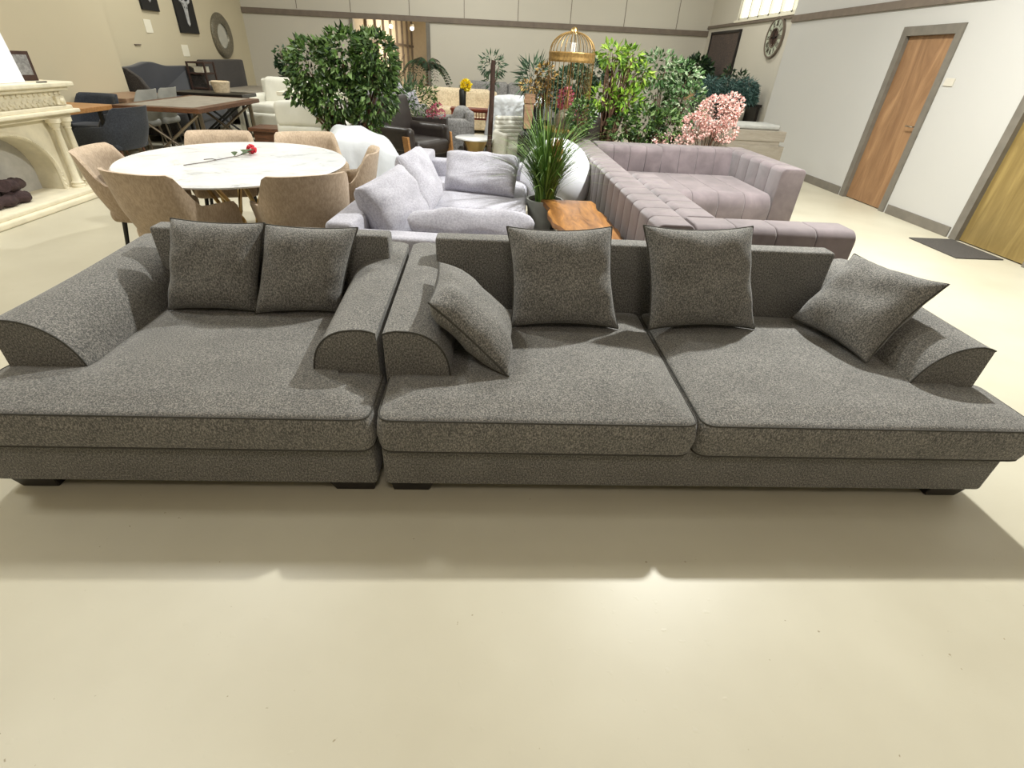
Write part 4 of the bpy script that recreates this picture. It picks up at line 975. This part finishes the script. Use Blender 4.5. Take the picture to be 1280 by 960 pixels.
plant('leafy_shrub', 'low dark green shrub behind the left end of the mauve sofa back', 'plant', (2.12, 7.6, 0),
      [(-.28, 0, .80, .2, .18, .14), (0, 0, .84, .26, .2, .22), (.3, 0, .82, .2, .2, .2)], 800, .08, .045, 'ficus', pr=.17, ph=.3, seed=14)
plant('boxwood_plant', 'dense dark green bush in front of the bird cage foot', 'plant', (1.02, 6.62, 0), [(.06, 0, .98, .15, .14, .17)], 460, .06, .03, 'ficus', 'pot_grey', pr=.12, ph=.6, seed=15)
plant('blossom_bush', 'pink blossom bush at the right behind the mauve sofa', 'plant', (3.02, 7.5, 0),
      [(.05, 0, 1.02, .28, .22, .22), (.22, 0, 1.12, .15, .15, .16), (-.2, 0, .86, .22, .2, .16), (.2, 0, .82, .18, .2, .14), (-.5, 0, .68, .3, .18, .07)], 2600, .035, .026, 'pink', 'pot_grey', pr=.15, ph=.35, trunk=.01, seed=16)
plant('orchid_plant', 'magenta flowering plant just below the bird cage, left side', 'plant', (.99, 7.5, 0), [(0, 0, 1.10, .09, .1, .12), (.08, 0, .95, .05, .06, .14)], 260, .045, .032, 'magenta', 'black', pr=.1, ph=.7, seed=17)
plant('dried_flowers', 'bronze and gold dried flower bunch left of the bird cage', 'plant', (.70, 7.7, 0), [(.02, 0, 1.36, .12, .12, .12), (0, 0, 1.14, .11, .12, .16)], 360, .06, .028, 'goldleaf', 'black', pr=.11, ph=.8, seed=18)
plant('spiky_plant', 'dark spiky yucca behind the golden dried flowers', 'plant', (.60, 8.3, 0), [(0, 0, 1.30, .16, .15, .16)], 170, .2, .024, 'bluegreen', 'black', pr=.12, ph=.95, seed=19, down=0)
o = thing('stone_ornament', 'mottled grey stone ornament in front of the magenta flowers', 'ornament', (.92, 6.95, 0))
bm = B(); lathe(bm, [(.09, .60), (.11, .66), (.11, .92), (.08, .99), (.02, 1.02)], n=20); link('stone', bm, 'pewter', o, True)
bm = B(); lathe(bm, [(.12, 0), (.10, .03), (.08, .58), (.11, .60)], n=20); link('pedestal', bm, 'taupe', o, True)
o = thing('glass_cloche', 'small clear glass cloche beside the timber planter', 'cloche', (.66, 7.15, 0))
gm = NT('clear glass'); gm.b.inputs['Transmission Weight'].default_value = 1; gm.b.inputs['IOR'].default_value = 1.1; gm.b.inputs['Roughness'].default_value = .02; M['glass'] = gm.m
bm = B(); lathe(bm, [(.075, .86), (.078, 1.0), (.06, 1.07), (.02, 1.10), (.015, 1.10), (.055, 1.065), (.073, 1.0), (.07, .87)], n=24); link('dome', bm, 'glass', o, True)
bm = B(); lathe(bm, [(.10, .84), (.10, .86)], n=24); [tube(bm, [(.08*math.cos(a), .08*math.sin(a), .84), (.10*math.cos(a), .10*math.sin(a), 0)], .008, 6) for a in (0, 2.1, 4.2)]; link('stand', bm, 'black', o)

# ================================================================== RIGHT BACKGROUND
o = thing('board_unit', 'taupe wood grain board unit behind the mauve sofa right arm', 'cabinet', (3.55, 8.35, 0))
bm = B(); box(bm, -.95, .86, -.30, .30, .66, .80, .003); link('upper_board', bm, 'taupe', o)
bm = B(); box(bm, -.95, .80, -.29, .30, .60, .66); link('recess', bm, 'taupe', o)
bm = B(); box(bm, -.95, .88, -.31, .30, .0, .60, .003); link('lower_board', bm, 'taupe', o)
bm = B(); sbox(bm, (0, 0, 0), (1.5, .5, .07), .03, 6); m_ = link('seat_pad', bm, 'pale_grey', None, True); m_.location = (3.60, 8.40, .836); tag(m_, 'thin pale upholstered pad lying on the taupe board unit', 'pad')
o = thing('black_console', 'black open console table under the teal foliage', 'table', (5.0, 11.75, 0))
bm = B(); box(bm, -.75, .6, -.25, .35, .92, .97, .004); link('tabletop', bm, 'black_wood', o)
for x in (-.7, -.05, .55): bm = B(); box(bm, x-.03, x+.03, -.22, .3, 0, .92); link('panel', bm, 'black_wood', o)
bm = B(); box(bm, -.7, .55, -.2, .3, .4, .44); link('shelf', bm, 'black_wood', o)
for i, (x, lb) in enumerate(((4.48, 'nearest the pink blossom'), (4.86, 'in the middle of the row'), (5.22, 'nearest the white partition'))):
    plant('teal_grass', 'bushy teal green foliage on the black console, '+lb, 'plant', (x, 11.65, .971), [(0, 0, .24, .24, .22, .18), (0, -.05, .12, .24, .22, .13)], 2400, .11, .017, 'teal', 'black', pr=.10, ph=.08, trunk=.006, seed=40+i, down=.9, group='teal foliage on the black console')
plant('leafy_shrub', 'large dark green bush in a tan planter in the far right corner', 'plant', (5.05, 14.3, .861),
      [(0, 0, .62, .36, .3, .28), (-.24, 0, .42, .25, .25, .2), (.12, 0, .48, .3, .25, .22)], 1000, .14, .075, 'dark_leaf', 'terracotta', pr=.2, ph=.27, seed=22)
o = thing('plant_cabinet', 'pale cabinet in the far right corner carrying the dark bush', 'cabinet', (4.95, 14.35, 0)); bm = B(); box(bm, -.5, .6, -.3, .3, 0, .86, .01); link('body', bm, 'taupe', o)
bm = B(); box(bm, -.46, .04, -.315, -.3, .05, .82, .004); box(bm, .07, .56, -.315, -.3, .05, .82, .004); link('door', bm, 'taupe', o)
plant('corner_plant', 'dark dried plant against the far right wall, below the woven panel', 'plant', (5.35, 13.0, 0), [(0, 0, 1.40, .10, .12, .18)], 90, .12, .04, 'dark_leaf', 'black', pr=.13, ph=.8, seed=23)
plant('corner_plant', 'small dark plant against the far right wall, below the clock', 'plant', (5.38, 12.35, 0), [(0, 0, 1.34, .11, .14, .15)], 90, .11, .04, 'dark_leaf', 'black', pr=.13, ph=.8, seed=24)
o = thing('wall_panel', 'dark brown woven panel in a thin frame on the far right wall', 'picture', (XR, 14.43, 1.86))
bm = B(); box(bm, -.03, -.01, -.86, .86, -.45, .45); link('panel', bm, 'rust', o)
bm = B()
for a in (((-.88, .88, .42, .47)), ((-.88, .88, -.47, -.42)), ((-.89, -.84, -.47, .47)), ((.84, .89, -.47, .47))): box(bm, -.05, -.002, *a, .003)
link('frame', bm, 'black_wood', o)
o = thing('wall_clock', 'large round skeleton clock with a dark centre on the far right wall', 'clock', (XR, 11.85, 2.12))
def ringx(bm, r0_, r1_, x0, x1, N_=48):
    q = [[bm.verts.new((x, r_*math.cos(2*PI*k/N_), r_*math.sin(2*PI*k/N_))) for k in range(N_)] for r_, x in ((r0_, x0), (r0_, x1), (r1_, x1), (r1_, x0))]
    for a_, b_ in zip(q, q[1:]+q[:1]):
        for k in range(N_): bm.faces.new((a_[k], a_[(k+1) % N_], b_[(k+1) % N_], b_[k]))
bm = B(); ringx(bm, .16, .315, -.02, -.035); link('dial', bm, 'clockface', o)
bm = B(); ringx(bm, .315, .345, -.002, -.05); ringx(bm, .15, .165, -.002, -.05); link('frame', bm, 'strip', o)
bm = B(); ringx(bm, .001, .11, -.01, -.04); box(bm, -.04, -.02, -.16, .16, -.012, .012); box(bm, -.04, -.02, -.012, .012, -.16, .16); link('hub', bm, 'dark_bark', o)
bm = B()
def bar(bm, y, z, ang, L_, W): box(bm, -.002, .002, -L_/2, L_/2, -W/2, W/2, 0, 2, Matrix.Translation((-.038, y, z)) @ Matrix.Rotation(ang, 4, 'X'))
NUM = ['XII', 'I', 'II', 'III', 'IIII', 'V', 'VI', 'VII', 'VIII', 'IX', 'X', 'XI']
for k, s_ in enumerate(NUM):
    th = -2*PI*k/12; w0 = .022; tot = sum({'I': 1, 'V': 2, 'X': 2}[c_] for c_ in s_)*w0; x = -tot/2
    for c_ in s_:
        cw = {'I': 1, 'V': 2, 'X': 2}[c_]*w0; cx_ = x+cw/2; x += cw
        strokes = {'I': [(0, 0)], 'V': [(-.28, -.012), (.28, .012)], 'X': [(-.4, 0), (.4, 0)]}[c_]
        for tilt, ox in strokes:
            # seen from the room (looking along +x) the viewer's right is -y
            yl, zl = -(cx_+ox), .238; y_ = yl*math.cos(th)+zl*math.sin(th)*1; z_ = -yl*math.sin(th)+zl*math.cos(th)
            y_ = yl*math.cos(th)-zl*math.sin(-th)*-1 if False else yl*math.cos(-th)-zl*math.sin(-th); z_ = yl*math.sin(-th)+zl*math.cos(-th)
            bar(bm, y_, z_, PI/2-th+tilt, .095, .009)
link('numerals', bm, 'dark_bark', o)
bm = B(); bar(bm, .05, .06, R(50), .22, .016); bar(bm, -.08, .02, R(165), .28, .012); bmesh.ops.translate(bm, vec=(-.006, 0, 0), verts=bm.verts); link('hand', bm, 'black', o)
